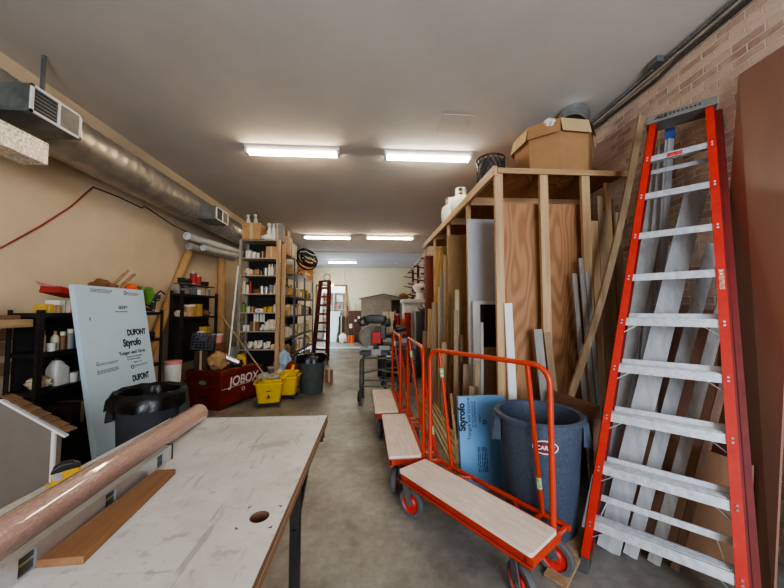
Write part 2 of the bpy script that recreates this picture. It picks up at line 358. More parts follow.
# ------------------------------------------------------------------ workbench and what lies on it
def workbench():
    t = thing('workbench', 'white-topped workbench with worn scratched surface in the foreground', 'workbench', (-.69, .6, 0))
    x0, x1, y0, y1, zt, th = -.43, .43, -1.2, 1.22, .9, .042
    hc = (.363, .355); hr = .027; q = .05; m = M(); n = 24
    xs = [x0, hc[0]-q, hc[0]+q, x1]; ys = [y0, hc[1]-q, hc[1]+q, y1]
    for i in range(3):
        for j in range(3):
            if (i, j) == (1, 1): continue
            m.quad([(xs[i], ys[j], zt), (xs[i+1], ys[j], zt), (xs[i+1], ys[j+1], zt), (xs[i], ys[j+1], zt)])
    def sq(k):
        a = (k+.5)*2*math.pi/n; c, s = math.cos(a), math.sin(a); f = q/max(abs(c), abs(s)); return (hc[0]+c*f, hc[1]+s*f)
    def ci(k):
        a = (k+.5)*2*math.pi/n; return (hc[0]+hr*math.cos(a), hc[1]+hr*math.sin(a))
    for k in range(n):
        a, b, c, e = sq(k), sq(k+1), ci(k+1), ci(k)
        m.quad([(*a, zt), (*b, zt), (*c, zt), (*e, zt)])
    for sx, sy in ((1, 1), (-1, 1), (-1, -1), (1, -1)):
        pass
    m.mi = 1
    for k in range(n):
        c, e = ci(k+1), ci(k); m.quad([(*e, zt), (*c, zt), (*c, zt-th-.02), (*e, zt-th-.02)])
    m.quad([(x0, y0, zt-th), (x1, y0, zt-th), (x1, y1, zt-th), (x0, y1, zt-th)])
    m.build('tabletop', [worn_white(), W_BROWN], t)
    for zz0, zz1, mm, nm in ((-.012, -.0005, W_BROWNY, 'edge_band'), (-.02, -.012, W_TANY, 'edge_stripe'), (-th, -.02, W_BROWNY, 'edge_band')):
        e = M(); e.span((x1, y0, zt+zz0), (x1+.004, y1+.004, zt+zz1)); e.span((x0-.004, y0, zt+zz0), (x0, y1+.004, zt+zz1)); e.span((x0, y1, zt+zz0), (x1, y1+.004, zt+zz1)); e.build(nm, mm, t)
    fr = M()
    for xx in (x0+.04, x1-.05): fr.span((xx-.02, y0+.1, zt-th-.05), (xx+.02, y1-.12, zt-th))
    for yy in (y0+.12, y1-.14): fr.span((x0+.04, yy-.02, zt-th-.05), (x1-.05, yy+.02, zt-th))
    fr.build('frame', DARK, t)
    for xx in (x0+.05, x1-.05):
        for yy in (y0+.5, y1-.5): M().span((xx-.018, yy-.02, 0), (xx+.018, yy+.02, zt-th-.05)).build('leg', DARK, t)
        M().bar((xx, y1-.52, .62), (xx, y1-.2, zt-th-.05), .02, .02).build('brace', DARK, t)
    M().span((x0+.06, y0+.5, .36), (x1-.06, y1-.52, .385)).build('shelf', wood('lower_shelf', (120, 88, 66), axis='y'), t)
    for yy in (y1-.05, y1-.1): M().span((x1-.03, yy-.012, zt-th-.06), (x1-.006, yy+.012, zt-th)).build('clamp_bracket', BLACK, t)
workbench()
def clearwrap():
    m = mat('plastic_wrap', (186, 146, 128), .22, .0, .1, 120, .45, (1, .6, 1), spec=.9); b = m.node_tree.nodes['Principled BSDF']
    b.inputs['Coat Weight'].default_value = 1.; b.inputs['Coat Roughness'].default_value = .06; b.inputs['Coat IOR'].default_value = 1.8
    return m
def bubble_roll():
    t = thing('bubble_wrap_roll', 'long pinkish roll of clear plastic wrap lying on the workbench', 'roll', (-.907, 1.02, .9), R(2.1)); r = .047
    m = M(); n = 40; rs = []
    for i in range(60):
        y = -.9+i*1.64/59
        rs.append([Vector(((r+.0012*noise.noise(Vector((a*.7, y*30, 0))))*math.cos(a*2*math.pi/n), y, r+(r+.0012*noise.noise(Vector((a*.7, y*30, 3))))*math.sin(a*2*math.pi/n))) for a in range(n)])
    m.rings(rs, cap=False)
    m.build('wrap', clearwrap(), t, True)
    m = M(); rs = []
    for rr, dy in ((r-.001, 0), (r-.012, -.004), (.024, -.006), (.02, -.03)):
        rs.append([Vector((rr*math.cos(a*2*math.pi/24), .74+dy, r+rr*math.sin(a*2*math.pi/24))) for a in range(24)])
    m.rings(rs); m.build('roll_end', mat('roll_end', (196, 176, 160), .5, 0, .15, 60), t, True)
bubble_roll()
def level():
    t = thing('spirit_level', 'aluminium spirit level standing on edge beside the plastic roll', 'level', (-.803, 1.02, .9), R(3.0)); L = .62; h = .058; w = .024
    b = M(); b.span((-w/2, -L/2, h-.008), (w/2, L/2, h)); b.span((-w/2, -L/2, 0), (w/2, L/2, .008)); b.span((-.004, -L/2+.01, .008), (.004, L/2-.01, h-.008))
    cuts = (-.24, 0.0, .24)
    ys = [-L/2]+[c+s*.02 for c in cuts for s in (-1, 1)]+[L/2]
    for a, c in zip(ys[::2], ys[1::2]): b.span((-w/2, a, .008), (w/2, c, h-.008))
    b.build('body', ALU, t)
    for c in cuts:
        v = M(); v.cyl((0, c-.019, h/2), (0, c+.019, h/2), .007, n=10); v.build('vial', mat('vial', (120, 116, 80), .15, 0, .05), t, True)
        M().span((-.006, c-.02, .008), (.006, c+.02, h-.008)).build('vial_socket', mat('socket', (60, 56, 52), .5), t)
        M().torus((0, c, h/2), .017, .004, 18, 6, (0, R(90), 0)).build('vial_ring', BLACK, t, True)
    for s in (-1, 1): M().box((0, s*(L/2+.004), h/2), (w+.003, .01, h+.003)).build('end_cap', BLACK, t, bevel=.002)
level()
b = M(); b.hexa([(-.05, -.205, 0), (.05, -.205, 0), (.034, .205, 0), (-.034, .205, 0), (-.05, -.205, .019), (.05, -.205, .019), (.034, .205, .019), (-.034, .205, .019)]); o = b.build('wood_board', wood('cedar_board', (146, 104, 68), (118, 80, 50), 'y'), bevel=.002, loc=(-.742, 1.008, .9), rot=(0, 0, R(3.2)))
tag(o, 'short flat brown wooden board lying on the white bench top', 'board')
def tape():
    t = thing('tape_measure', 'black and yellow tape measure on the bench behind the roll', 'tape measure', (-1.07, 1.185, .9), R(38))
    pr = [(-.036, 0), (.036, 0), (.036, .03), (.03, .05), (.012, .064), (-.014, .064), (-.03, .052), (-.036, .03)]
    M().prism(pr, 'y', -.0185, .0185).build('case', mat('tape_yellow', (226, 172, 40), .4), t, bevel=.004)
    M().prism([(-.039, .04), (.037, .046), (.03, .056), (.013, .068), (-.015, .068), (-.033, .056)], 'y', -.02, .02).build('grip', BLACK, t, bevel=.004)
    M().cyl((-.02, -.0205, .03), (-.02, .0205, .03), .013, n=20).build('side_disc', ALU, t, True)
    M().span((-.05, -.011, .002), (-.034, .011, .005)).build('blade_tip', mat('tape_blade', (222, 200, 90), .4), t)
tape()

# ------------------------------------------------------------------ house-shaped grey panel on the left
def house():
    t = thing('house_panel', 'grey gabled house-shaped panel with white trim behind the workbench', 'model house', (-2.074, 1.9, 0))
    w, ze, zp = .295, .83, 1.0
    M().prism([(-w, 0), (w, 0), (w, ze), (0, zp), (-w, ze)], 'y', 0, .03).build('wall_panel', mat('taupe_panel', (122, 112, 102), .75, 0, .04), t)
    tr = M()
    for s in (-1, 1):
        tr.box((s*(w-.008), -.006, ze/2), (.018, .012, ze-.02)); tr.bar((0, -.006, zp-.004), (s*(w+.06), -.006, ze-.04), .012, .022, (0, 1, 0))
    tr.build('white_trim', WHITE, t)
    for s in (-1, 1):
        r = M(); dx, dz = w+.07, -(zp-ze)*(w+.07)/w
        for k in range(7):
            a, b_ = k/7, (k+1.15)/7
            r.bar((s*dx*a, .018, zp+dz*a+.016), (s*dx*min(b_, 1), .018, zp+dz*min(b_, 1)+.024), .055, .008, (0, 0, 1))
        r.build('shingle_roof', wood('shingle', (126, 94, 68), (92, 66, 46), 'y'), t)
house()

# ------------------------------------------------------------------ near left shelving
def shelving(name, label, x0, x1, y0, y1, zs, top, m=DARK, post=.035):
    t = thing(name, label, 'shelving unit', ((x0+x1)/2, (y0+y1)/2, 0)); hx, hy = (x1-x0)/2, (y1-y0)/2
    for sx in (-1, 1):
        for sy in (-1, 1):
            p = M(); p.span((sx*hx, sy*hy, 0), (sx*(hx-post), sy*(hy-.003), top)); p.span((sx*hx, sy*hy, 0), (sx*(hx-.003), sy*(hy-post), top)); p.build('post', m, t)
    for z in zs:
        s = M(); s.span((-hx+.004, -hy+.004, z-.004), (hx-.004, hy-.004, z)); s.span((hx-.008, -hy+.004, z-.035), (hx-.004, hy-.004, z)); s.span((-hx+.004, -hy+.004, z-.035), (-hx+.008, hy-.004, z))
        s.span((-hx+.004, -hy+.004, z-.035), (hx-.004, -hy+.008, z)); s.span((-hx+.004, hy-.008, z-.035), (hx-.004, hy-.004, z)); s.build('shelf', m, t)
    return t
A_Z = [.12, .5, .87, 1.165, 1.475]; shelving('steel_shelving', 'dark steel shelving standing behind the leaning foam board', -2.80, -2.56, 2.56, 3.97, A_Z, 1.5); M().span((-.118, -.66, .12), (-.114, .66, 1.44)).build('shade_panel', mat('painted_shade', (38, 34, 30), .8), [o for o in COL.objects if o.name == 'steel_shelving'][0])  # dark sheet added behind the near shelves in place of the shadow there
B_Z = [1.05, 1.40, 1.735]
def far_left_shelves():
    x0, x1, y0, y1 = -2.89, -2.71, 4.6, 5.6; t = thing('steel_shelving', 'dark steel shelving under the tan tubes and the white roll', 'shelving unit', (-2.8, 4.95, 0)); o = Vector((-2.8, 4.95, 0))
    for y in (y0, y1-.035): M().span(Vector((x0, y, 0))-o, Vector((x0+.035, y+.035, 1.78))-o).build('post', DARK, t); M().span(Vector((x1-.035, y, .62))-o, Vector((x1, y+.035, 1.78))-o).build('post', DARK, t)
    M().span(Vector((x0+.036, 5.2, .62))-o, Vector((x1-.036, 5.565, .66))-o).build('lower_rail', DARK, t); M().span(Vector((x0, 4.635, .7))-o, Vector((x0+.004, 5.565, 1.72))-o).build('shade_panel', mat('painted_shade', (38, 34, 30), .8), t)  # the dark sheet at the back is added, painting the shadow behind the goods
    for z in B_Z: M().span(Vector((x0+.004, (5.2 if z < 1.2 else y0+.004), z-.03))-o, Vector((x1-.004, y1-.004, z))-o).build('shelf', DARK, t)
far_left_shelves()

# ---- small goods: every one a thing of its own
PAL = {'white': (226, 222, 212), 'cream': (220, 204, 170), 'tan': (182, 142, 96), 'brown': (124, 84, 54), 'red': (160, 42, 36), 'blue': (52, 84, 150), 'yellow': (200, 160, 58), 'green': (96, 140, 50),
       'black': (34, 33, 32), 'grey': (130, 126, 120), 'silver': (190, 190, 190), 'orange': (222, 92, 30), 'pink': (206, 140, 128), 'dark brown': (78, 54, 38), 'pale blue': (160, 186, 210), 'beige': (200, 174, 138)}
def pm(c): return mat('goods_'+c.replace(' ', '_'), PAL[c], .35 if c == 'silver' else .6, .85 if c == 'silver' else 0, .1, 10)
CATS = {'carton': 'box', 'paint_can': 'can', 'bottle': 'bottle', 'plastic_tub': 'tub', 'jug': 'jug', 'spray_bottle': 'bottle', 'caulk_tube': 'tube', 'pipe_fitting': 'pipe fitting', 'parts_bin': 'bin', 'rag_bundle': 'rags', 'spray_can': 'can', 'wire_coil': 'coil', 'plastic_bag': 'bag', 'tool_case': 'case', 'paper_cup': 'cup'}
GW = {'carton': 'carton', 'paint_can': 'tin can', 'bottle': 'bottle', 'plastic_tub': 'lidded tub', 'jug': 'handled jug', 'spray_bottle': 'trigger bottle', 'caulk_tube': 'caulk tube', 'pipe_fitting': 'pipe fitting', 'parts_bin': 'open bin', 'rag_bundle': 'rag bundle', 'spray_can': 'spray can', 'wire_coil': 'coil', 'plastic_bag': 'full bag', 'tool_case': 'flat case', 'paper_cup': 'cup'}
def good(kind, col, loc, w, h, label, group=None, rz=0., col2='white', dep=None):
    c, c2 = pm(col), pm(col2); r = w/2; d_ = dep or w
    kids = []
    m = M()
    if kind == 'carton':
        m.box((0, 0, h/2), (w, d_, h)); m.mi = 1; m.box((0, 0, h/2), (w*.16, d_+.003, h+.003)); sm = False; ms = [c, pm('beige' if col != 'beige' else 'tan')]
    elif kind == 'tool_case':
        m.rrect([(w/2-.01, d_/2-.01, .01, 0), (w/2, d_/2, .015, .01), (w/2, d_/2, .015, h*.48), (w/2-.004, d_/2-.004, .015, h*.5), (w/2, d_/2, .015, h*.52), (w/2, d_/2, .015, h-.01), (w/2-.01, d_/2-.01, .01, h)]); m.mi = 1; m.box((0, -d_/2-.004, h*.5), (w*.3, .012, h*.2)); sm = True; ms = [c, c2]
    elif kind == 'paint_can':
        m.lathe([(r*.97, 0), (r, .004), (r, h*.06), (r*.97, h*.08)], n=14); m.mi = 1; m.lathe([(r*.97, h*.08), (r*.97, h*.9)], n=14, cap=False); m.mi = 0; m.lathe([(r*.97, h*.9), (r, h*.92), (r, h), (r*.9, h), (r*.88, h*.96)], n=14); sm = True; ms = [pm('silver'), c]
    elif kind == 'spray_can':
        m.lathe([(r, 0), (r, h*.72), (r*.8, h*.78)], n=12); m.mi = 1; m.lathe([(r*.8, h*.78), (r*.8, h*.98), (r*.6, h)], n=12); sm = True; ms = [c, c2]
    elif kind == 'bottle':
        m.lathe([(r*.95, 0), (r, .01), (r, h*.6), (r*.8, h*.72), (r*.35, h*.82)], n=14); m.mi = 1; m.lathe([(r*.4, h*.82), (r*.4, h*.99), (r*.3, h)], n=12); sm = True; ms = [c, c2]
    elif kind == 'spray_bottle':
        m.lathe([(r*.9, 0), (r, .01), (r, h*.5), (r*.4, h*.7), (r*.3, h*.78)], n=12); m.mi = 1; m.box((-r*.15, 0, h*.9), (r*1.5, r*.5, h*.14)); m.box((-r*.75, 0, h*.8), (r*.2, r*.35, h*.14), (0, R(20), 0)); m.cyl((0, 0, h*.76), (0, 0, h*.86), r*.35, n=10); sm = False; ms = [c, c2]
    elif kind == 'plastic_tub':
        m.lathe([(r*.86, 0), (r*.95, h*.85)], n=16); m.mi = 1; m.lathe([(r, h*.85), (r, h*.98), (r*.9, h)], n=16); sm = True; ms = [c, c2]
    elif kind == 'paper_cup':
        m.lathe([(r*.75, 0), (r, h), (r*.92, h), (r*.7, .01)], n=14); sm = True; ms = [c]
    elif kind == 'jug':
        m.rrect([(w/2-.004, d_*.36, .015, 0), (w/2, d_*.36, .02, .01), (w/2, d_*.36, .02, h*.6), (w*.2, d_*.22, .015, h*.85, -w*.12, 0), (w*.14, d_*.18, .012, h*.9, -w*.12, 0)]); m.tube([(w*.05, 0, h*.84), (w*.36, 0, h*.8), (w*.42, 0, h*.58)], w*.06, 8); m.mi = 1; m.cyl((-w*.12, 0, h*.9), (-w*.12, 0, h), w*.15, n=12); sm = True; ms = [c, c2]
    elif kind == 'caulk_tube':
        m.cyl((0, 0, 0), (0, 0, h*.7), r, n=10); m.mi = 1; m.cyl((0, 0, h*.7), (0, 0, h), r*.45, r*.12, n=8); sm = True; ms = [c, c2]
    elif kind == 'pipe_fitting':
        a = h*.3
        m.tube(fillet([(-w*.5, 0, a), (0, 0, a), (0, 0, h)], w*.22, 4), a*.85, 10); m.cyl((-w*.5, 0, a), (-w*.3, 0, a), a, n=10); m.cyl((0, 0, h*.75), (0, 0, h), a, n=10); sm = True; ms = [c]
    elif kind == 'parts_bin':
        t_ = .006
        m.hexa([(-w/2, -d_/2, 0), (w/2, -d_/2, 0), (w/2, d_/2, 0), (-w/2, d_/2, 0), (-w/2, -d_/2, t_), (w/2, -d_/2, t_), (w/2, d_/2, t_), (-w/2, d_/2, t_)])
        m.box((0, -d_/2+t_/2, h*.3), (w, t_, h*.6)); m.box((0, d_/2-t_/2, h/2), (w, t_, h))
        for s in (-1, 1): m.prism([(-d_/2, 0), (d_/2, 0), (d_/2, h), (-d_/4, h), (-d_/2, h*.6)], 'x', s*(w/2)-t_*(s > 0), s*(w/2)+t_*(s < 0))
        m.mi = 1
        for k in range(7): m.blob((rnd.uniform(-w*.33, w*.33), rnd.uniform(-d_*.35, d_*.3), h*.5+rnd.uniform(-.01, .02)), (w*.13, w*.11, w*.1), .4, 2, 1, k)
        sm = False; ms = [c, c2]
    elif kind in ('rag_bundle', 'plastic_bag'):
        m.blob((0, 0, h*.46), (w/2, d_/2, h*.52), .45, 2.3, 3, rnd.random()*9, -h*.46)
        if kind == 'plastic_bag': m.lathe([(w*.1, h*.86), (w*.05, h*.94), (w*.14, h*1.06)], n=9)
        sm = True; ms = [c]
    elif kind == 'wire_coil':
        for k in range(4): m.torus((0, 0, .012+k*h/4.4), r*.8+.01*(k % 2), h*.13, 20, 6)
        sm = True; ms = [c]
    o = m.build(kind, ms, smooth=sm, loc=loc, rot=(0, 0, rz))
    return tag(o, label, CATS[kind], group)
ORD = ['first', 'second', 'third', 'fourth', 'fifth', 'sixth', 'seventh', 'eighth', 'ninth', 'tenth', 'eleventh', 'twelfth', 'thirteenth', 'fourteenth']
SIZE = {'carton': (.15, .13), 'paint_can': (.11, .13), 'bottle': (.075, .2), 'plastic_tub': (.12, .12), 'jug': (.15, .24), 'spray_bottle': (.08, .24), 'caulk_tube': (.05, .26), 'pipe_fitting': (.09, .09), 'parts_bin': (.14, .11), 'rag_bundle': (.2, .12), 'spray_can': (.065, .19), 'wire_coil': (.17, .09), 'plastic_bag': (.17, .16), 'tool_case': (.28, .1), 'paper_cup': (.085, .1)}
def row(items, p0, p1, z, out, maxh, where, group, rz=0., dmax=.25, frm='from the left'):
    """items (kind, colour[, scale[, colour2]]) set out along the shelf from p0 to p1; out = direction to the shelf front"""
    p0, p1, out = Vector(p0), Vector(p1), Vector(out); L = (p1-p0).length; d = (p1-p0).normalized()
    ws = []
    for it in items:
        w, h = SIZE[it[0]]; k = it[2] if len(it) > 2 and it[2] else 1.; ws.append((w*k, min(h*k, maxh)))
    tot = sum(w for w, h in ws); gap = (L-tot)/max(1, len(items)); f = 1.
    if gap < .004: f = (L-.004*len(items))/tot; gap = .004
    s = gap/2
    for i, (it, (w, h)) in enumerate(zip(items, ws)):
        w *= f; k = s+w/2; s += w+gap
        dep = min(w*1.1, dmax) if it[0] != 'carton' else min(w*1.3, dmax)
        c = p0+d*k - out*(max(dep, w)/2+rnd.uniform(.012, .05))
        same = [j for j, q in enumerate(items) if q[:2] == it[:2]]
        good(it[0], it[1], (c.x, c.y, z+.0005), w, h, f"{it[1]} {GW[it[0]]} on {where}"+(f", {ORD[same.index(i)]} {frm}" if len(same) > 1 else ''), group, rz+rnd.uniform(-.06, .06)*(it[0] not in ('carton', 'parts_bin', 'tool_case')), it[3] if len(it) > 3 else rnd.choice(['white', 'cream', 'grey', 'black']), dep)

# near left shelves (seen past both sides of the foam board); shelf run along Y, front faces +X
gA = 'goods on the dark shelves behind the foam board'
def rowA(z, y0, y1, items, where, maxh=.26): row(items, (-2.57, y0, 0), (-2.57, y1, 0), z, (1, 0, 0), maxh, where, gA, R(90), .2)
rowA(1.475, 2.62, 3.05, [('carton', 'yellow', .55), ('carton', 'tan', .5), ('carton', 'white', .8), ('carton', 'orange', .6), ('paint_can', 'brown', .7), ('carton', 'brown', .6)], 'top near shelf, left of foam board', .17)
rowA(1.165, 2.62, 3.05, [('spray_can', 'cream', .9, 'yellow'), ('plastic_tub', 'white', .55), ('bottle', 'cream', .8, 'tan'), ('spray_can', 'brown', .8), ('spray_can', 'grey', .9), ('bottle', 'blue', 1., 'white'), ('bottle', 'pale blue', .9)], 'second near shelf, left of foam board')
rowA(.87, 2.62, 3.05, [('rag_bundle', 'cream', .8), ('jug', 'white', .95), ('plastic_tub', 'white', .7), ('carton', 'grey', .6)], 'third near shelf, left of foam board')
rowA(1.475, 3.3, 3.9, [('rag_bundle', 'tan', .9), ('carton', 'cream', .8), ('paint_can', 'black')], 'the top near shelf right of the foam board', .14)
rowA(1.165, 3.3, 3.9, [('rag_bundle', 'black', 1.2), ('rag_bundle', 'red', 1.), ('tool_case', 'black', .8)], 'the second near shelf right of the foam board', .13)
rowA(.87, 3.3, 3.93, [('paint_can', 'blue', 1.35), ('paint_can', 'blue', 1.35), ('bottle', 'red', 1.5)], 'third near shelf right of foam board', .22)
rowA(.5, 3.2, 3.93, [('plastic_tub', 'white', 1.6), ('plastic_tub', 'black', 1.5), ('plastic_tub', 'pink', 1.6)], 'the fourth near shelf right of the foam board', .28)
rowA(.5, 2.64, 3.1, [('tool_case', 'black', .9), ('carton', 'dark brown', 1.4)], 'the fourth near shelf left of the foam board', .28)
# open red and white box tipped over the near shelf goods
t = thing('open_carton', 'open red and white flat carton resting on the near shelf boxes', 'box', (-2.7, 2.86, 1.625), R(90), rot=(R(0), R(10), R(92)))
M().box((0, 0, .03), (.22, .16, .055)).build('box_body', pm('red'), t, bevel=.003); M().box((0, .0, .06), (.18, .13, .006)).build('box_top', pm('white'), t); M().hexa([(-.11, .08, .055), (.11, .08, .055), (.11, .13, .1), (-.11, .13, .1), (-.11, .08, .058), (.11, .08, .058), (.11, .13, .103), (-.11, .13, .103)]).build('flap', pm('pink'), t)
# things that poke up above the near shelf, right of the board
def stick(name, p0, p1, w, h, m, label, cat='board', group=None, up=(0, 0, 1), bev=.002):
    p0, p1 = Vector(p0), Vector(p1); d = p1-p0
    b = M(); b.bar((0, 0, 0), d, w, h, up); o = b.build(name, m, loc=p0, bevel=bev); return tag(o, label, cat, group)
o = M(); o.cyl((-.1, -.02, -.1), (.05, -.02, .1), .012, n=8); o.mi = 1; o.prism([(-.16, -.06), (.1, -.1), (.15, .0), (.12, .1), (-.1, .12), (-.18, .05)], 'y', -.01, .012)
tag(o.build('dust_brush', [W_TAN, pm('green')], loc=(-2.66, 3.72, 1.66)), 'bright green plastic scoop lying on the top near shelf', 'scoop')
o = M(); o.blob((0, 0, .06), (.05, .07, .065), .25, 2, 3, 4); tag(o.build('orange_pouch', pm('orange'), smooth=True, loc=(-2.62, 3.52, 1.665)), 'small orange pouch among sticks on the top near shelf', 'pouch')
stick('wood_stick', (-2.75, 3.25, 1.5), (-2.66, 3.62, 1.9), .03, .02, W_TAN, 'thin wooden stick tilted up to the left above the foam board', 'stick')
stick('wood_stick', (-2.65, 3.28, 1.56), (-2.62, 3.9, 1.60), .018, .018, W_CREAM, 'pale thin stick lying across the green scoop', 'stick')
stick('wood_stick', (-2.68, 3.35, 1.72), (-2.6, 3.86, 1.49), .02, .012, W_TANY, 'wooden stick slanting down below the green scoop', 'stick')
o = M(); o.cyl((0, 0, 0), (0, .03, .16), .02, n=8); o.box((0, .03, .18), (.05, .12, .05)); o.tube([(0, .03, .2), (0, .12, .26), (0, .2, .22)], .01, 6); o.tube([(0, .0, .12), (0, .1, .14)], .01, 6)
tag(o.build('bar_clamp', mat('teal_tool', (40, 62, 66), .45), loc=(-2.62, 3.87, 1.477)), 'dark teal clamp standing at the end of the near shelf', 'clamp')
stick('wood_stick', (-2.7, 3.12, 1.5), (-2.64, 3.5, 1.93), .02, .025, W_TAN, 'shorter wooden stick tilted beside the stick above the foam board', 'stick')
good('rag_bundle', 'brown', (-2.66, 3.2, 1.62), .24, .17, 'brown wooden scrap heap showing above the foam board top', None, .4, dep=.16)
good('carton', 'tan', (-2.66, 3.22, 1.4755), .2, .144, 'tan carton under the brown scrap heap behind foam board', None, R(90), dep=.16)
# plank stack and wall boards on the left edge
stick('plank', (-2.7, 1.2, 1.40), (-2.7, 2.55, 1.40), .2, .06, W_TANY, 'thick pale plank end jutting along the left wall, lower of two', 'plank')
stick('plank', (-2.74, 1.2, 1.446), (-2.74, 2.52, 1.446), .16, .03, W_BROWNY, 'thin dark brown plank lying on the thick pale plank', 'plank')
for i, z in enumerate((1.02, 1.18, 1.3)):
    stick('wall_plank', (-3.0, 1.2, z), (-3.0, 2.95, z), .04, .1, W_TANY, ['lowest', 'middle', 'highest'][i]+' weathered plank fixed flat to the left wall below thick plank', 'plank')
stick('broom_handle', (-2.72, 2.40, 0), (-2.85, 2.2, 1.33), .026, .026, W_TAN, 'plain wooden broom handle leaning at the far left edge', 'handle')
o = M(); o.cyl((0, 0, .0), (-.14, -.12, 1.28), .016, n=8); o.mi = 1; o.box((-.142, -.122, 1.31), (.06, .05, .12)); o.mi = 2; o.cyl((-.075, -.064, .69), (-.097, -.083, .88), .026, n=8)
tag(o.build('bolt_cutter', [pm('red'), pm('black'), pm('green')], loc=(-2.64, 2.49, 0)), 'long red handled tool with green grip left of the shelves', 'tool')

# ------------------------------------------------------------------ foam boards
FOAM = mat('pale_foam', (190, 212, 224), .6, 0, .03, 3); FOAMB = mat('blue_foam', (116, 166, 212), .55, 0, .05, 3)
def foam_board():
    t = thing('foam_board', 'tall pale insulation foam board leaning on the dark shelves', 'foam board', (-2.2, 2.74, 0), rot=(0, R(-9.9), R(0)))
    M().span((-.04, 0, 0), (0, .79, 1.742)).build('panel', FOAM, t, bevel=.002)
    rt = (R(90), 0, R(90))
    def tx(s, y, z, size, **k): return text(s, size, INK, t, (.0005, y, z), rt, **k)
    tx('DUPONT', .49, 1.268, .08, sx=.74, bold=.004); tx('Styrofo', .425, 1.163, .1, sx=.77, bold=.004)
    tx('Tongue and Groo', .36, 1.085, .046, sx=1.0, bold=.0012); tx('DUPONT', .48, .815, .08, sx=.66, bold=.004)
    tx('Brand Foam Insulation', .45, 1.05, .022); tx('for Wall Sheathing', .45, 1.025, .022); tx('1.000 in  R 5.0', .52, .99, .018)
    lg = M()
    for y, z in ((.5, .955), (.535, 1.695)):
        lg.torus((.001, y, z), .016, .004, 14, 4, (0, R(90), 0))
    lg.build('logo', INK, t)
    ln = M()
    def lines(y, z, n, L, gap=.012, h=.005):
        for k in range(n):
            yy = y
            while yy < y+L-(.03 if k == n-1 else 0):
                w = rnd.uniform(.012, .04); w = min(w, y+L-yy); ln.box((.0006, yy+w/2, z-k*gap), (.001, w, h)); yy += w+.006
    lines(.15, 1.712, 3, .23); lines(.56, 1.70, 3, .15); lines(.43, 1.56, 3, .11, .012, .008); lines(.38, 1.505, 1, .15, h=.008)
    lines(.11, 1.06, 1, .03); lines(.11, 1.045, 2, .23); lines(.11, .985, 3, .23); lines(.53, .965, 2, .18); lines(.2, .55, 3, .2)
    ln.box((.0006, .11, 1.443), (.001, .008, .03)); ln.build('printed_line', INK, t)
foam_board()
def foam_blue():
    t = thing('insulation_board', 'blue insulation foam panel leaning between cart and grey bin', 'foam board', (.74, 2.6, 0), rot=(R(-6), 0, R(3)))
    M().span((0, 0, 0), (.42, .05, .755)).build('panel', FOAMB, t, bevel=.002)
    ry = Euler((R(90), R(-90), 0)); ry = (Matrix.Rotation(R(90), 3, 'X')@Matrix.Rotation(R(90), 3, 'Z')).to_euler()
    def tx(s, x, z, size, **k): return text(s, size, INK, t, (x, -.0006, z), ry, **k)
    tx('Styrofo', .05, .475, .08, sx=.95, bold=.004); tx('Tongue and Groove', .098, .40, .042); tx('Brand Foam Insulation', .125, .50, .02, sx=1.2); tx('for Wall Sheathing', .148, .50, .022, sx=1.3); tx('1.000 in', .19, .53, .022)
    lg = M(); lg.torus((.225, -.001, .54), .015, .004, 14, 4, (R(90), 0, 0)); lg.build('logo', INK, t)
    ln = M()
    for x in (.155, .17, .19, .205, .217, .23):
        z = .14
        while z < .33:
            w = rnd.uniform(.02, .06); w = min(w, .34-z); ln.box((x, -.0006, z+w/2), (.006, .001, w)); z += w+.007
    ln.build('printed_line', INK, t)
foam_blue()
stick('foam_scrap', (-1.98, 3.4, .0), (-2.06, 3.4, .68), .3, .03, FOAM, 'low pale foam scrap leaning behind the black lined bin', 'foam board', up=(1, 0, .1))

# ------------------------------------------------------------------ bins
def bin_(name, label, loc, r0, r1, h, m, liner=None, handles=True, rz=0., ls=1, hang=.74):
    t = thing(name, label, 'trash bin', loc, rz)
    p = [(r0*.94, 0), (r0, .015), (r0+(r1-r0)*.82, h*.80), (r1*.985, h*.81), (r1*1.0, h*.95), (r1+.022, h*.955), (r1+.026, h*.985), (r1+.012, h), (r1-.008, h*.99), (r0+(r1-r0)*.8-.012, h*.78), (r0-.012, .02)]
    M().lathe(p, n=36).build('body', m, t, True)
    if handles:
        for s in (-1, 1):
            k = M(); k.hexa([(s*(r1-.01), -.09, h*.76), (s*(r1+.055), -.06, h*.74), (s*(r1+.055), .06, h*.74), (s*(r1-.01), .09, h*.76), (s*(r1-.01), -.09, h*.955), (s*(r1+.03), -.07, h*.955), (s*(r1+.03), .07, h*.955), (s*(r1-.01), .09, h*.955)]); k.build('handle', m, t, bevel=.008)
    if liner:
        l = M(); n = 48; rs = []
        for rr, z, amp in ((r1+.05, h*hang, .03), (r1+.045, h*(hang+.1), .02), (r1+.036, h*.99, .005), (r1+.02, h+.02, .01), (r1-.02, h*1.0, .008), (r1*.8, h*.7, .03), (r1*.5, h*.6, .03)):
            rs.append([Vector(((rr+amp*noise.noise(Vector((math.cos(a*2*math.pi/n)*3.5, math.sin(a*2*math.pi/n)*3.5, z*4+ls))))*math.cos(a*2*math.pi/n), (rr+amp*noise.noise(Vector((math.cos(a*2*math.pi/n)*3.5, math.sin(a*2*math.pi/n)*3.5, z*4+ls))))*math.sin(a*2*math.pi/n), z+1.2*amp*noise.noise(Vector((math.cos(a*2*math.pi/n)*4, math.sin(a*2*math.pi/n)*4, z+7+ls))))) for a in range(n)])
        l.rings(rs, cap=False); l.build('bag_liner', liner, t, True)
    return t
GBIN = mat('slate_bin', (72, 82, 98), .6, 0, .18, 60, .05); 
gb = bin_('trash_bin', 'large slate grey round bin behind the nearest orange cart', (1.15, 2.135, 0), .22, .264, .8, GBIN, None, True, R(-18))
lb = M(); n = 20; a0 = R(-92)
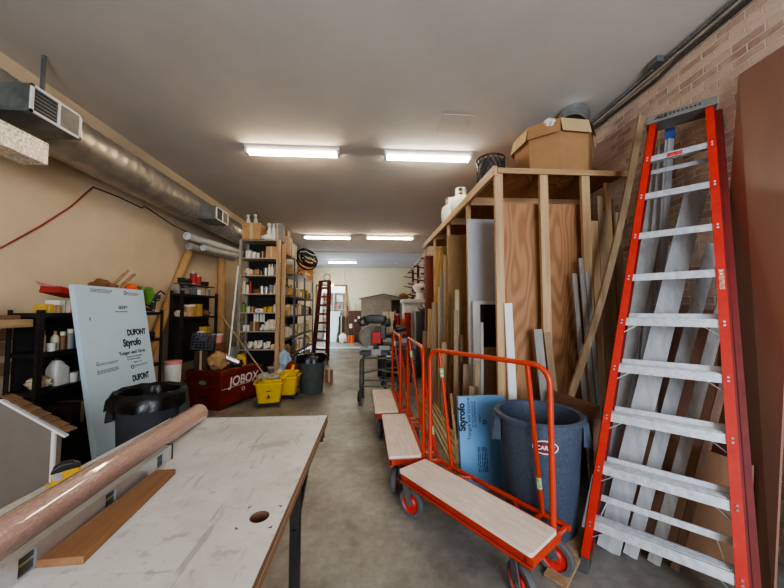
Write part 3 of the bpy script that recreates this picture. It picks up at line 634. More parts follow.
def onb(a, z, r): return Vector((r*math.cos(a), r*math.sin(a), z))
def oval(rx, rz_, off, mm, nm, par, zc=.655):
    o = M(); c = o.bm.verts.new(onb(a0, zc, .2605+off)); vs = [o.bm.verts.new(onb(a0+rx*math.cos(k*2*math.pi/24)/.26, zc+rz_*math.sin(k*2*math.pi/24), .2605+off)) for k in range(24)]
    for k in range(24): o.f([c, vs[k], vs[(k+1) % 24]])
    return o.build(nm, mm, par)
w_ = oval(.075, .042, .003, WHITE, 'label_border', gb); oval(.068, .035, .0042, mat('maroon', (110, 26, 34), .5), 'label_badge', gb)
text('CAREY', .034, WHITE, gb, onb(a0, .643, .2665), (R(90), 0, a0+R(90)), align='CENTER', bold=.001)
bin_('trash_bin', 'black lined grey bin standing in front of the foam board', (-1.845, 2.74, 0), .19, .225, .83, mat('charcoal_bin', (62, 66, 72), .6), BLK_BAG, True, R(20), 3, .87)
bin_('trash_bin', 'dark green-grey bin with black liner by the aisle shelving', (-1.12, 5.86, 0), .2, .24, .66, mat('green_grey_bin', (84, 92, 88), .6), BLK_BAG, True, 0, 5, .86)

# ------------------------------------------------------------------ job-site chest and things on and behind it
def chest():
    t = thing('job_chest', 'dark red steel job chest with white lettering on its long side', 'tool chest', (-2.25, 4.80, 0), R(-20)); L, W, Hh = .84, .66, .58
    MR = mat('oxide_red', (116, 34, 26), .5, 0, .18, 6, .03); MT = mat('dirty_lid', (128, 60, 46), .55, 0, .35, 5)
    b = M(); b.span((-W, 0, .06), (0, L, .30)); b.span((-W+.012, .012, .30), (-.012, L-.012, .315)); b.span((-W, 0, .315), (0, L, Hh-.09)); b.build('body', MR, t, bevel=.006)
    l = M(); l.hexa([(-W-.01, -.012, Hh-.085), (.012, -.012, Hh-.085), (.012, L+.012, Hh-.085), (-W-.01, L+.012, Hh-.085), (-W-.01, -.012, Hh-.02), (.012, -.012, Hh-.02), (.012, L+.012, Hh-.02), (-W-.01, L+.012, Hh-.02)]); l.build('lid_rim', MR, t, bevel=.006)
    M().span((-W+.01, .01, Hh-.02), (-.01, L-.01, Hh)).build('lid_top', MT, t, bevel=.006)
    for y in (.08, L-.08): M().span((-W+.03, y-.05, 0), (-.03, y+.05, .06)).build('skid', MR, t)
    w = mat('letter_white', (226, 214, 206), .6, 0, .1)
    text('JOBOX', .2, w, t, (.0008, .17, .325), (R(90), 0, R(90)), sx=.98, bold=.004, shear=.1)
    ring = M(); ring.torus((.001, .46, .235), .028, .005, 18, 5, (0, R(90), 0)); ring.build('round_mark', w, t)
    M().span((.0, .02, .305), (.003, L-.02, .312)).build('pinstripe', w, t)
    g = M(); c = g.bm.verts.new((-.34, -.0018, .4)); vs = [g.bm.verts.new((-.34+.07*math.cos(k*math.pi/10), -.0015, .4+.032*math.sin(k*math.pi/10))) for k in range(20)]
    for k in range(20): g.f([c, vs[k], vs[(k+1) % 20]])
    g.build('oval_sticker', mat('green_sticker', (120, 168, 118), .5), t)
    M().box((-.3, -.012, .2), (.16, .014, .02)).build('end_handle', DARK, t, bevel=.004)
chest()
def crate():
    t = thing('milk_crate', 'black plastic milk crate tilted above the red job chest', 'crate', (-2.66, 5.08, 0.892), rot=(0, R(5), R(20)))
    m = M(); w, h = .3, .24
    for s in (-1, 1):
        for k in range(6):
            z = .012+k*.043; m.box((0, s*w/2, z), (w, .012, .014)); m.box((s*w/2, 0, z), (.012, w, .014))
        for k in range(7):
            x = -w/2+k*w/6; m.box((x, s*w/2, h/2), (.012, .012, h)); m.box((s*w/2, x, h/2), (.012, .012, h))
    m.box((0, 0, .006), (w, w, .01)); m.box((0, -.15, .17), (.1, .014, .05)); m.build('crate_frame', BLACK, t)
crate()
M_PK = pm('pink')
# stack that carries the crate and tub: cartons and bags on the floor between the two shelf units and the chest
good('carton', 'dark brown', (-2.64, 5.08, .581), .2, .295, 'dark brown carton on the chest below the black milk crate', None, R(0), dep=.2)
good('carton', 'black', (-2.52, 4.12, 0), .2, .58, 'black carton on the floor between shelves and brown carton', None, 0, dep=.2)
good('plastic_tub', 'white', (-2.52, 4.12, .5805), .2, .28, 'white and pink bucket standing on the black carton by shelves', None, 0, 'pink')
good('rag_bundle', 'tan', (-2.40, 5.02, .581), .26, .27, 'tan canvas sack slumped on the red job chest', None, .3, dep=.24)
good('carton', 'brown', (-2.56, 5.3, .581), .2, .38, 'brown carton on the job chest behind the canvas sack', None, R(-8), dep=.2)
good('plastic_tub', 'pink', (-2.56, 5.3, .9615), .18, .15, 'pale pink tub with white lid on the brown carton', None, 0, 'white')
good('jug', 'yellow', (-2.22, 5.4, .581), .16, .2, 'yellow jug standing on the job chest beside the roller pole', None, R(40), 'black')
gB = 'goods on the dark shelves under the tan tubes'
def rowB(z, items, where, y0=4.66, y1=5.54, maxh=.27): row(items, (-2.725, y0, 0), (-2.725, y1, 0), z, (1, 0, 0), maxh, where, gB, R(90), .14)
rowB(1.735, [('parts_bin', 'silver', 1.6, 'black'), ('parts_bin', 'grey', 1.5, 'white'), ('plastic_tub', 'white', .9), ('carton', 'beige', 1.), ('plastic_tub', 'grey', 1.1)], 'the top far left shelf under the tubes', maxh=.15)
rowB(1.40, [('rag_bundle', 'cream', .8), ('plastic_tub', 'tan', 1.5), ('carton', 'yellow', 1.5), ('rag_bundle', 'brown', .9)], 'the second far left shelf under the tubes')
row([('rag_bundle', 'grey', 1.2), ('bottle', 'yellow', 1.2, 'black'), ('rag_bundle', 'yellow', .9), ('carton', 'cream', 1.)], (-2.62, 4.98, 0), (-2.36, 5.62, 0), .551, (.9, -.2, 0), .2, 'the job chest lid', None, R(80), .16) if False else None
rowB(1.05, [('rag_bundle', 'white', .9), ('carton', 'yellow', 1.3), ('bottle', 'white', 1.)], 'the third far left shelf under the tubes', 5.25)
for i, (dy, h_) in enumerate(((0, .19), (.13, .15))):
    good('paint_can', 'red', (-2.80, 5.0+dy, 1.894), .1, h_, ['taller', 'shorter'][i]+' red paint can standing highest on the far left shelves', None)
stick('shelf_board', (-2.80, 4.66, 1.885), (-2.80, 5.5, 1.885), .16, .018, W_BROWNY, 'thin board laid over the bins carrying the red paint cans', 'board')

good('parts_bin', 'black', (-2.80, 4.78, 1.895), .14, .08, 'small black bin beside the red paint cans on top board', None, R(90), 'grey', .12)
good('wire_coil', 'black', (-2.8, 5.3, 1.895), .15, .07, 'black cable coil on the board right of red paint cans', None)
good('rag_bundle', 'black', (-2.2, 5.22, .581), .18, .12, 'black rag heap on the chest beside the roller pole', None, 0, dep=.16)
good('carton', 'grey', (-2.34, 5.4, .581), .1, .3, 'thin grey carton standing on the chest behind roller head', None, R(-7), dep=.08)
# tan tubes, white roll, poles above far left shelves
TUBE = mat('tan_tube', (186, 146, 96), .7, 0, .06, 4)
def tubeobj(name, p0, p1, r, m, label, cat, hollow=True):
    p0, p1 = Vector(p0), Vector(p1); x, y, z = frame(p1-p0); L = (p1-p0).length; n = 18
    mm = M(); mt = Matrix((x, y, z)).transposed()
    mm.lathe([(r*.8, L*.03), (r*.8, 0), (r, 0), (r, L), (r*.8, L), (r*.8, L*.97)], n=n, rot=mt); o = mm.build(name, m, smooth=True, loc=p0); return tag(o, label, cat)
tubeobj('cardboard_tube', (-2.955, 3.85, .03), (-2.955, 5.22, 2.6), .06, TUBE, 'thick tan tube leaning to the right behind the near shelves', 'tube')
tubeobj('cardboard_tube', (-2.93, 6.25, 0), (-2.93, 6.15, 2.56), .075, TUBE, 'thick tan tube standing upright beside the end shelving', 'tube')
tubeobj('paper_roll', (-2.8, 4.8, 2.615), (-2.8, 6.7, 2.715), .058, WHITE, 'long white paper roll laid across the tops of the tan tubes', 'roll')
tubeobj('pipe_length', (-2.85, 4.95, 2.49), (-2.85, 6.5, 2.56), .055, mat('grey_pipe', (176, 172, 166), .5), 'grey hollow pipe under the white roll, open end showing', 'pipe')
tubeobj('pipe_length', (-2.72, 5.1, 2.50), (-2.71, 6.4, 2.58), .05, mat('pale_pipe', (206, 200, 190), .5), 'paler hollow pipe right of the grey pipe under the roll', 'pipe')
stick('pole', (-2.94, 5.0, 2.66), (-2.94, 6.5, 2.72), .03, .03, BLACK, 'dark rod lying behind the white paper roll', 'rod')
def roller():
    t = thing('magnet_sweeper', 'white pole with a silver cylinder head resting on the job chest', 'sweeper', (-2.30, 5.14, .59))
    M().cyl((0, .0, .05), (-.02, .32, 1.66), .013, n=10).build('pole', WHITE, t, True)
    M().cyl((-.12, -.03, .2), (.14, .06, .06), .052, n=18).build('roller_head', ALU, t, True)
roller()

# ------------------------------------------------------------------ mop buckets
def mop_bucket(label, loc, rz, dirty=True):
    t = thing('mop_bucket', label, 'mop bucket', loc, rz, 'yellow mop buckets by the job chest')
    m = M(); m.rrect([(.16, .125, .05, .075), (.165, .13, .05, .09), (.2, .16, .06, .36), (.225, .185, .07, .365), (.225, .185, .07, .385), (.195, .155, .055, .385), (.165, .13, .05, .12)]); m.build('tub', YELLOW, t, True)
    w = M(); w.rrect([(.12, .11, .03, .3, .05, .0), (.15, .145, .03, .43, .05, 0), (.135, .13, .03, .43, .05, 0), (.11, .1, .03, .32, .05, 0)]); w.bar((.17, .0, .4), (.28, .0, .5), .05, .03); w.build('wringer', YELLOW, t, bevel=.003)
    cd_ = mat('caution_dark', (72, 54, 16), .6); M().box((-.0, -.157, .26), (.07, .012, .012), (R(-6.5), 0, 0)).build('caution_bar', cd_, t); M().prism([(-.03, .15), (.03, .15), (0, .215)], 'y', -.139, -.15).build('caution_triangle', cd_, t)
    for sx in (-1, 1):
        for sy in (-1, 1):
            c = M(); c.cyl((sx*.13-.0, sy*.1-.014, .032), (sx*.13, sy*.1+.014, .032), .032, n=14); c.cyl((sx*.13, sy*.1, .05), (sx*.13, sy*.1, .085), .012, n=8); c.build('caster', mat('caster_black', (40, 40, 40), .5), t, True)
    return t
mb = mop_bucket('nearer yellow mop bucket with wringer on casters beside job chest', (-1.62, 5.06, 0), R(12))
copy_tree(mb, 'farther yellow mop bucket tucked behind the first one', (-1.44, 5.53, 0), R(90))
def mop(label, p0, p1, head):
    t = thing('mop', label, 'mop', p0); d = Vector(p1)-Vector(p0)
    M().cyl((0, 0, .0), d, .0125, n=8).build('handle', W_TAN, t, True)
    m = M(); m.blob((0, 0, -.02), head, .55, 3, 3, 5); m.build('mop_head', mat('mop_yarn', (176, 160, 136), .95, 0, .3, 40, .4), t, True)
mop('upright mop with pale wooden handle standing in the near bucket', (-1.55, 5.06, .47), (-1.62, 5.42, 2.5), (.1, .09, .05))
mop('mop with slanting wooden handle leaning left from the near bucket', (-1.7, 5.06, .47), (-2.56, 5.35, 1.46), (.1, .08, .06))
good('rag_bundle', 'red', (-1.5, 6.02, 0), .36, .5, 'dark red cloth bundle heaped behind the mop buckets', None, 0, dep=.3)
good('rag_bundle', 'cream', (-1.62, 5.62, 0), .22, .46, 'cream yarn mop head bundle beside the red cloth bundle', None, 0, dep=.2)
good('plastic_bag', 'pale blue', (-1.72, 6.1, .3), .3, .42, 'pale plastic bag stuffed between post and lined bin', None, 0, dep=.25)
good('carton', 'beige', (-1.6, 6.3, 0), .3, .298, 'beige carton on the floor under the pale plastic bag', None, 0, dep=.3)
good('carton', 'brown', (-.92, 6.65, 0), .16, .25, 'small brown carton on the floor behind the dark lined bin', None, .2, dep=.16)

# ------------------------------------------------------------------ end shelving facing the camera
CX0, CX1, CY0, CY1 = -2.44, -1.70, 5.77, 6.14
C_Z = [.30, .79, 1.115, 1.455, 1.80, 2.135, 2.455]
t = thing('end_shelving', 'tall wooden-post shelving facing the camera beside the mop buckets', 'shelving unit', (-2.07, 5.9, 0))
for x in (CX0, CX1-.075):
    for y in (CY0, CY1-.04): M().span((x+2.07, y-5.9, 0), (x+(.075 if x > -2 else .04)+2.07, y+.04-5.9, 2.79)).build('post', W_PINE if x > -2 else W_GREY, t)
for z in C_Z+[2.79]: 
    s = M(); s.span((CX0+2.075, CY0-5.9+.003, z-.018), (CX1+2.07-.077, CY1-5.9, z)); s.build('shelf', mat('shelf_board_grey', (176, 162, 142), .7, 0, .1), t)
M().span((CX0+2.075, CY1-5.9-.004, .3), (CX1+2.07-.077, CY1-5.9-.0005, 2.78)).build('shade_panel', mat('painted_shade', (38, 34, 30), .8), t)  # added dark sheet hides the light wall; its colour stands for shade
def rowC(k, items, where, maxh): row(items, (CX0+.05, CY0+.02, 0), (CX1-.09, CY0+.02, 0), C_Z[k], (0, -1, 0), maxh, where, 'goods on the end shelving', 0)
rowC(6, [('plastic_tub', 'white', 1.4), ('plastic_tub', 'white', 1.), ('paper_cup', 'white', 1.), ('carton', 'dark brown', 1.), ('carton', 'tan', 1.7)], 'the top end shelf facing the camera', .24)
rowC(5, [('rag_bundle', 'cream', 1.2), ('rag_bundle', 'tan', 1.), ('carton', 'black', .7), ('paint_can', 'silver', 1.1), ('spray_can', 'white', 1.1), ('bottle', 'white', 1.1), ('spray_can', 'grey', 1.1)], 'the second end shelf facing the camera', .24)
rowC(4, [('spray_can', 'cream', 1.1), ('spray_can', 'red', 1.1, 'red'), ('wire_coil', 'brown', 1.), ('jar_', 0)][:0] + [('spray_can', 'cream', 1.2), ('spray_can', 'white', 1.1), ('spray_can', 'red', 1.2, 'red'), ('wire_coil', 'brown', 1.), ('paint_can', 'silver', 1.1), ('paint_can', 'silver', 1.), ('paint_can', 'grey', 1.2), ('bottle', 'cream', 1.)], 'the third end shelf facing the camera', .24)
rowC(3, [('spray_can', 'green', 1.), ('plastic_tub', 'cream', 1.), ('carton', 'brown', .8), ('tool_case', 'white', .7), ('paper_cup', 'yellow', 1.), ('parts_bin', 'yellow', 1.), ('bottle', 'white', .9)], 'the fourth end shelf facing the camera', .2)
rowC(2, [('paper_cup', 'white', 1.1), ('paper_cup', 'white', 1.1), ('carton', 'brown', 1.5), ('pipe_fitting', 'white', 1.3), ('pipe_fitting', 'white', 1.4), ('pipe_fitting', 'grey', 1.3)], 'the fifth end shelf facing the camera', .17)
rowC(1, [('rag_bundle', 'grey', 1.), ('pipe_fitting', 'white', 1.5), ('plastic_bag', 'cream', .9), ('pipe_fitting', 'white', 1.7), ('paper_cup', 'white', 1.1), ('pipe_fitting', 'white', 1.5), ('rag_bundle', 'cream', .7)], 'the sixth end shelf facing the camera', .2)
rowC(0, [('carton', 'dark brown', 1.5), ('carton', 'black', 1.4), ('plastic_tub', 'grey', 1.3)], 'the lowest end shelf facing the camera', .3)
for i, dx in enumerate((-.08, -.03, .03, .08)): good('caulk_tube', 'white', (-2.09+dx, 5.86, 1.28), .045, .2, 'white caulk tube behind the brown carton, '+ORD[i]+' from the left', 'caulk tubes on the end shelving')
for i in range(5): good('pipe_fitting', rnd.choice(['white', 'cream']), (-1.93+.035*i, 5.82+.05*(i % 2), 1.1155+.0), .08, .17+.02*(i % 3), 'white pipe elbow heaped right of the brown carton, back row, '+ORD[i]+' from left', 'pipe elbows on the end shelving')
# on top of the end shelving
good('carton', 'tan', (-2.22, 5.86, 2.791), .32, .3, 'large tan carton on top of the end shelving', None, 0, dep=.26)
good('carton', 'brown', (-1.98, 6.0, 2.791), .16, .2, 'smaller brown carton right of the large carton on end shelving', None, 0, dep=.15)
for i, (x, y, c) in enumerate(((-2.34, 5.9, 'white'), (-2.2, 5.88, 'cream'))): good('spray_bottle', c, (x, y, 3.0915), .07, .2, ['left', 'right'][i]+' trigger bottle standing on the large tan carton', None, .5*i)
good('spray_bottle', 'white', (-1.92, 5.8, 2.791), .08, .32, 'white trigger bottle standing on top beside the brown carton', None, 1.)
good('bottle', 'white', (-1.84, 5.79, 2.791), .07, .3, 'thin white bottle on top of the end shelving near its post', None)
good('rag_bundle', 'white', (-1.95, 5.76, 2.791), .2, .09, 'white cloth lying at the front edge on top of end shelving', None, dep=.1)
good('carton', 'grey', (-1.8, 5.98, 2.791), .18, .34, 'grey carton at the right on top of the end shelving', None, 0, dep=.2)

# ------------------------------------------------------------------ aisle shelving behind the end unit
D_Z = [.16, .55, .93, 1.38, 1.80]
bays = [(6.16, 6.95, 'nearest'), (6.98, 8.03, 'middle'), (8.06, 9.1, 'farthest')]
KD = ['carton', 'carton', 'parts_bin', 'plastic_tub', 'rag_bundle', 'pipe_fitting', 'carton', 'paint_can', 'plastic_bag', 'bottle', 'paper_cup']
CD = ['cream', 'white', 'beige', 'tan', 'grey', 'white', 'cream', 'brown', 'beige', 'cream', 'white', 'black', 'yellow']
LV = ['lowest', 'second lowest', 'middle', 'second highest', 'highest']
for bi, (y0, y1, nm) in enumerate(bays):
    shelving('aisle_shelving', f'{nm} bay of the grey aisle shelving crammed with small goods', -2.2, -1.72, y0, y1, D_Z, 2.0 if bi else 2.6, mat('grey_shelf', (112, 106, 98), .6, .2))
    M().span((-.238, -(y1-y0)/2+.04, .1), (-.234, (y1-y0)/2-.04, 2.0)).build('shade_panel', mat('painted_shade', (38, 34, 30), .8), [o for o in COL.objects if o.name.startswith('aisle_shelving')][-1])  # shade behind each bay put in as an added dark sheet
    for k, z in enumerate(D_Z):
        n = 6 if bi == 0 else 7
        items = [(rnd.choice(KD), rnd.choice(CD), rnd.uniform(1.3, 2.0)) for _ in range(n)]
        row(items, (-1.75, y0+.04, 0), (-1.75, y1-.04, 0), z, (1, 0, 0), .3 if k < 4 else .26, f'{LV[k]} aisle shelf, {nm} bay', 'goods on the aisle shelving', R(90), .3, 'from near')
# piles on top of the aisle shelving
pile = [('carton', 'tan', -1.84, 6.4, 2.6, .3, .38, 'tall tan carton above the nearest aisle bay, on the left'), ('carton', 'cream', -1.8, 6.72, 2.6, .26, .3, 'cream carton above the nearest aisle bay, on the right'),
        ('carton', 'brown', -1.86, 6.45, 2.981, .24, .14, 'flat brown carton lying on the tall tan carton')]
for k_, c_, x, y, z, w, h, lb in pile: good(k_, c_, (x, y, z), w, h, lb, 'goods piled over the aisle shelving', R(90), dep=w)
shelfD = thing('upper_shelf', 'upper plank shelf over the middle and farthest aisle bays', 'shelf', (-1.97, 8.04, 2.33))
M().span((-.24, -1.05, -.02), (.24, 1.06, 0)).build('plank', W_PINEY, shelfD)
for y in (-1.03, 0, 1.04):
    for x in (-.22, .22): M().span((x-.02, y-.012, -.34), (x+.02, y+.012, -.02)).build('bracket', GREYM, shelfD)
its = [(rnd.choice(['carton', 'rag_bundle', 'plastic_bag', 'carton', 'parts_bin']), rnd.choice(['tan', 'cream', 'brown', 'beige', 'grey']), rnd.uniform(1.2, 1.7)) for _ in range(8)]
row(its, (-1.77, 7.04, 0), (-1.77, 9.06, 0), 2.33, (1, 0, 0), .3, 'the upper plank over the aisle shelving', 'goods piled over the aisle shelving', R(90), .3, 'from near')
t = thing('hose_coil', 'black coiled hose with white stripe hung above the aisle shelving', 'hose', (-1.66, 7.95, 2.80), rot=(R(60), R(12), R(40)))
m = M()
for k in range(5): m.torus((rnd.uniform(-.03, .03), rnd.uniform(-.03, .03), k*.022-.04), .28-.03*k, .024, 28, 7, (rnd.uniform(-.4, .4), rnd.uniform(-.4, .4), 0))
m.build('hose_loop', BLACK, t, True)
m = M(); m.tube([(-.2, -.14, .03), (-.08, -.03, .05), (.05, .06, .04), (.2, .12, .03)], .02, 7); m.tube([(-.2, .1, .0), (-.02, .04, .06), (.18, -.1, .02)], .02, 7); m.build('hose_bend', BLACK, t, True)
m = M(); m.tube([(-.24, .08, .05), (-.1, .14, .09), (.06, .1, .09), (.2, .16, .05)], .013, 6); m.build('white_hose', WHITE, t, True); m = M(); m.tube([(-.2, -.1, .06), (-.02, -.05, .1), (.2, -.06, .05)], .012, 6); m.build('white_hose', WHITE, t, True)
stick('cardboard_sheet', (-1.72, 9.2, 2.2), (-1.72, 9.2, 2.95), .5, .02, CARD, 'tan cardboard sheet standing at the far end of aisle shelving', 'cardboard', up=(0, 1, 0)) if False else None
m = M(); m.span((-.45, -.01, 0), (0, .01, .62)); tag(m.build('cardboard_sheet', CARD, loc=(-1.74, 9.08, 2.3305)), 'tan cardboard sheet standing at the far end of aisle shelving', 'cardboard')
# red paint-splashed step ladder at the end of the aisle shelving
t = thing('folded_ladder', 'dark red paint-spattered folded ladder leaning at the far shelf end', 'ladder', (-1.6, 9.6, 0), rot=(0, R(5), R(62)))
SPL = mat('spattered_red', (100, 40, 34), .6, 0, .6, 24)
for s in (-1, 1): M().bar((0, s*.27, 0), (0, s*.16, 2.4), .09, .1, (1, 0, 0)).build('rail', SPL, t)
for k in range(8): M().box((0, 0, .3+k*.27), (.1, .5-.025*k, .06)).build('step', mat('spattered_step', (140, 84, 74), .6, .2, .4, 30), t)
M().box((0, 0, 2.41), (.12, .4, .04)).build('top_cap', SPL, t, bevel=.01)
good('carton', 'brown', (-1.4, 9.0, 0), .22, .22, 'brown carton on the floor by the spattered folded ladder', None, .3, dep=.2)

# ------------------------------------------------------------------ drywall carts
def make_cart(label, loc, rz, split=False):
    t = thing('panel_cart', label, 'cart', loc, rz, 'orange panel carts along the lumber rack')
    L = 1.01; W = .265
    if split:
        M().span((.0, -.005, .305), (L*.47, W, .325)).build('deck_board', PLYDECK, t, bevel=.003); M().span((L*.485, -.005, .305), (L, W, .325)).build('deck_board', PLYDECK, t, bevel=.003)
    else: M().rrect([(L/2, W/2+.002, .015, .305, L/2, W/2), (L/2, W/2+.002, .015, .325, L/2, W/2)]).build('deck_board', PLYDECK, t)
    f = M(); f.span((.01, .034, .235), (L-.01, .046, .304)); f.span((.01, .006, .235), (L-.01, .046, .243)); f.span((.01, .006, .235), (L-.01, .012, .252)); f.span((.0, .0, .292), (L, .046, .304))
    f.span((.0, W+.002, .245), (L, W+.045, .305)); f.span((.0, .02, .25), (.04, W+.01, .3)); f.span((L-.04, .02, .25), (L, W+.01, .3)); f.build('deck_frame', RED_ORANGE, t, bevel=.003)
    y = W+.025; h = M(); h.tube(fillet([(.035, y, .3), (.035, y, 1.185), (L-.03, y, 1.185), (L-.03, y, .3)], .1, 7), .0165, 10); h.build('push_hoop', RED_ORANGE, t, True)
    for x in (.14, .85):
        bt = M(); bt.tube([(x, y, 1.18), (x+.005, y+.125, .28)], .014, 9); o = bt.build('brace_tube', RED_ORANGE, t, True)
        st = M(); zz = 1.05 if x < .5 else .5; k = (1.18-zz)/.9; k2 = (1.18-zz+.07)/.9
        st.cyl((x+.005*k, y+.125*k, zz), (x+.005*k2, y+.125*k2, zz-.07), .0152, n=10); st.build('green_sticker', mat('label_green', (176, 204, 150), .5, 0, .4, 60), o, True)
    r = M(); r.tube([(.0, y+.13, .27), (L, y+.13, .27)], .017, 9)
    for x in (.02, .14, .85, L-.02): r.tube([(x, y, .27), (x, y+.13, .27)], .014, 8)
    r.tube([(.2, y, .27), (.34, y+.13, .27)], .012, 8); r.tube([(.8, y, .27), (.66, y+.13, .27)], .012, 8); r.build('rear_frame', RED_ORANGE, t, True)
    for x, yy, ang in ((.07, .06, 12), (L-.09, .06, -18), (.07, y+.09, 0), (L-.07, y+.09, 8)):
        c = M(); q = R(ang); ca, sa = math.cos(q), math.sin(q)
        def P(u, v, z): return (x+u*ca-v*sa, yy+u*sa+v*ca, z)
        for s in (-1, 1): c.bar(P(0, s*.03, .095), P(-.035, s*.028, .228), .006, .05, (P(1, 0, 0)[0]-P(0, 0, 0)[0], P(1, 0, 0)[1]-P(0, 0, 0)[1], 0))
        c.box((P(-.035, 0, .232)), (.09, .08, .008), (0, 0, q)); c.cyl(P(0, -.038, .1), P(0, .038, .1), .01, n=8); c = c.build('caster', GREYM, t)
        ty = M(); a_ = P(0, -.02, .1); rs = []; x_, y_, z_ = frame(Vector(P(0, 1, .1))-Vector(P(0, 0, .1)))
        mt = Matrix((x_, y_, z_)).transposed()
        ty.lathe([(.072, -.02), (.094, -.02), (.1, -.012), (.1, .012), (.094, .02), (.072, .02), (.072, -.02)], P(0, 0, .1), 24, False, mt); ty.build('tyre', RUBBER, c, True)
        hb = M(); hb.lathe([(.0, -.02), (.03, -.02), (.04, -.008), (.066, -.008), (.073, -.018), (.073, .018), (.066, .008), (.04, .008), (.03, .02), (0, .02)], P(0, 0, .1), 20, False, mt); hb.build('hub', mat('hub_red', (196, 52, 42), .5), c, True)
    return t
c1 = make_cart('nearest orange panel cart with plywood deck, in front of the grey bin', (.196, 2.345, 0), math.atan2(-.825, .565))
copy_tree(c1, 'second orange panel cart, its deck end touching the nearest cart', (.105, 3.56, 0), R(-88.5))
make_cart('farthest orange panel cart whose deck is two plywood pieces', (.0, 4.66, 0), R(-88), True)

# ------------------------------------------------------------------ the big lumber rack
RX = lambda y: 1.125-(y-2.72)*.028      # aisle face of the rack
def rack():
    t = thing('lumber_rack', 'big timber lumber rack with plywood top against the brick wall', 'lumber rack', (1.75, 2.72, 0))
    o = Vector((1.75, 2.72, 0)); y1 = 6.1; zt = 2.795
    def L(p): return Vector(p)-o
    m = M(); m.hexa([L(p) for p in ((RX(2.72), 2.70, zt-.018), (2.39, 2.70, zt-.018), (2.39, y1, zt-.018), (RX(y1), y1, zt-.018), (RX(2.72), 2.70, zt), (2.39, 2.70, zt), (2.39, y1, zt), (RX(y1), y1, zt))]); m.build('top_panel', PLYTOP, t)
    m = M(); m.bar(L((RX(2.72)-.02, 2.69, zt-.03)), L((RX(y1)-.02, y1, zt-.03)), .038, .089); m.build('side_header', W_PINEY, t, bevel=.003)
    M().bar(L((1.125, 2.69, zt-.03)), L((2.39, 2.69, zt-.03)), .02, .05).build('front_header', W_PINEX, t, bevel=.003)
    for yy in (3.4, 4.2, 5.1): M().bar(L((RX(yy), yy, zt-.065)), L((2.39, yy, zt-.065)), .038, .089).build('joist', W_PINEX, t)
    for x, w in ((RX(2.72)+.015, .075), (1.565, .078), (1.965, .078)): M().span(L((x-w/2, 2.70, .0)), L((x+w/2, 2.738, zt-.02))).build('front_post', W_PINE, t, bevel=.003)
    for yy in (3.52, 4.38, 5.26, 6.05): M().span(L((RX(yy)-.01, yy-.03, 0)), L((RX(yy)+.03, yy+.03, zt-.05))).build('side_post', W_PINE, t, bevel=.003)
    M().span(L((RX(3)+.1, 2.76, .0)), L((2.36, y1-.04, .09))).build('base_platform', W_BROWN, t)
rack()
def sheet(name, x0, x1, y, z0, z1, th, m, label, cat='sheet'):
    b = M(); b.span((0, 0, 0), (x1-x0, th, z1-z0)); o = b.build(name, m, loc=(x0, y, z0)); return tag(o, label, cat)
sheet('plywood_sheet', 1.19, 2.0, 2.84, .09, 2.52, .018, PLY, 'tall fir plywood sheet with bold grain behind the front posts')
sheet('white_sheet', RX(3.44)-.025, 1.72, 3.44, .09, 2.54, .02, mat('pale_grey_panel', (206, 208, 214), .6, 0, .02), 'tall white panel standing in the rack beside the corner post')
sheet('fibre_panel', RX(4.3)-.03, 1.8, 4.3, .09, 2.56, .02, mat('tan_fibre', (160, 128, 88), .8, 0, .05), 'tall tan fibreboard panel standing behind the white panel')
sheet('plywood_sheet', RX(5.18)-.03, 1.75, 5.18, .09, 2.57, .018, PLYY, 'tall yellow plywood panel standing behind the tan panel')
sheet('red_panel', RX(6.0)-.02, 1.6, 5.97, .09, 2.56, .02, mat('red_brown_panel', (124, 52, 28), .5, 0, .08), 'red-brown panel standing farthest back in the lumber rack')
sheet('white_trim_strip', RX(5.9)-.02, 1.5, 5.90, 2.50, 2.55, .02, WHITE, 'white strip across the top of the red-brown panel', 'strip') if False else None
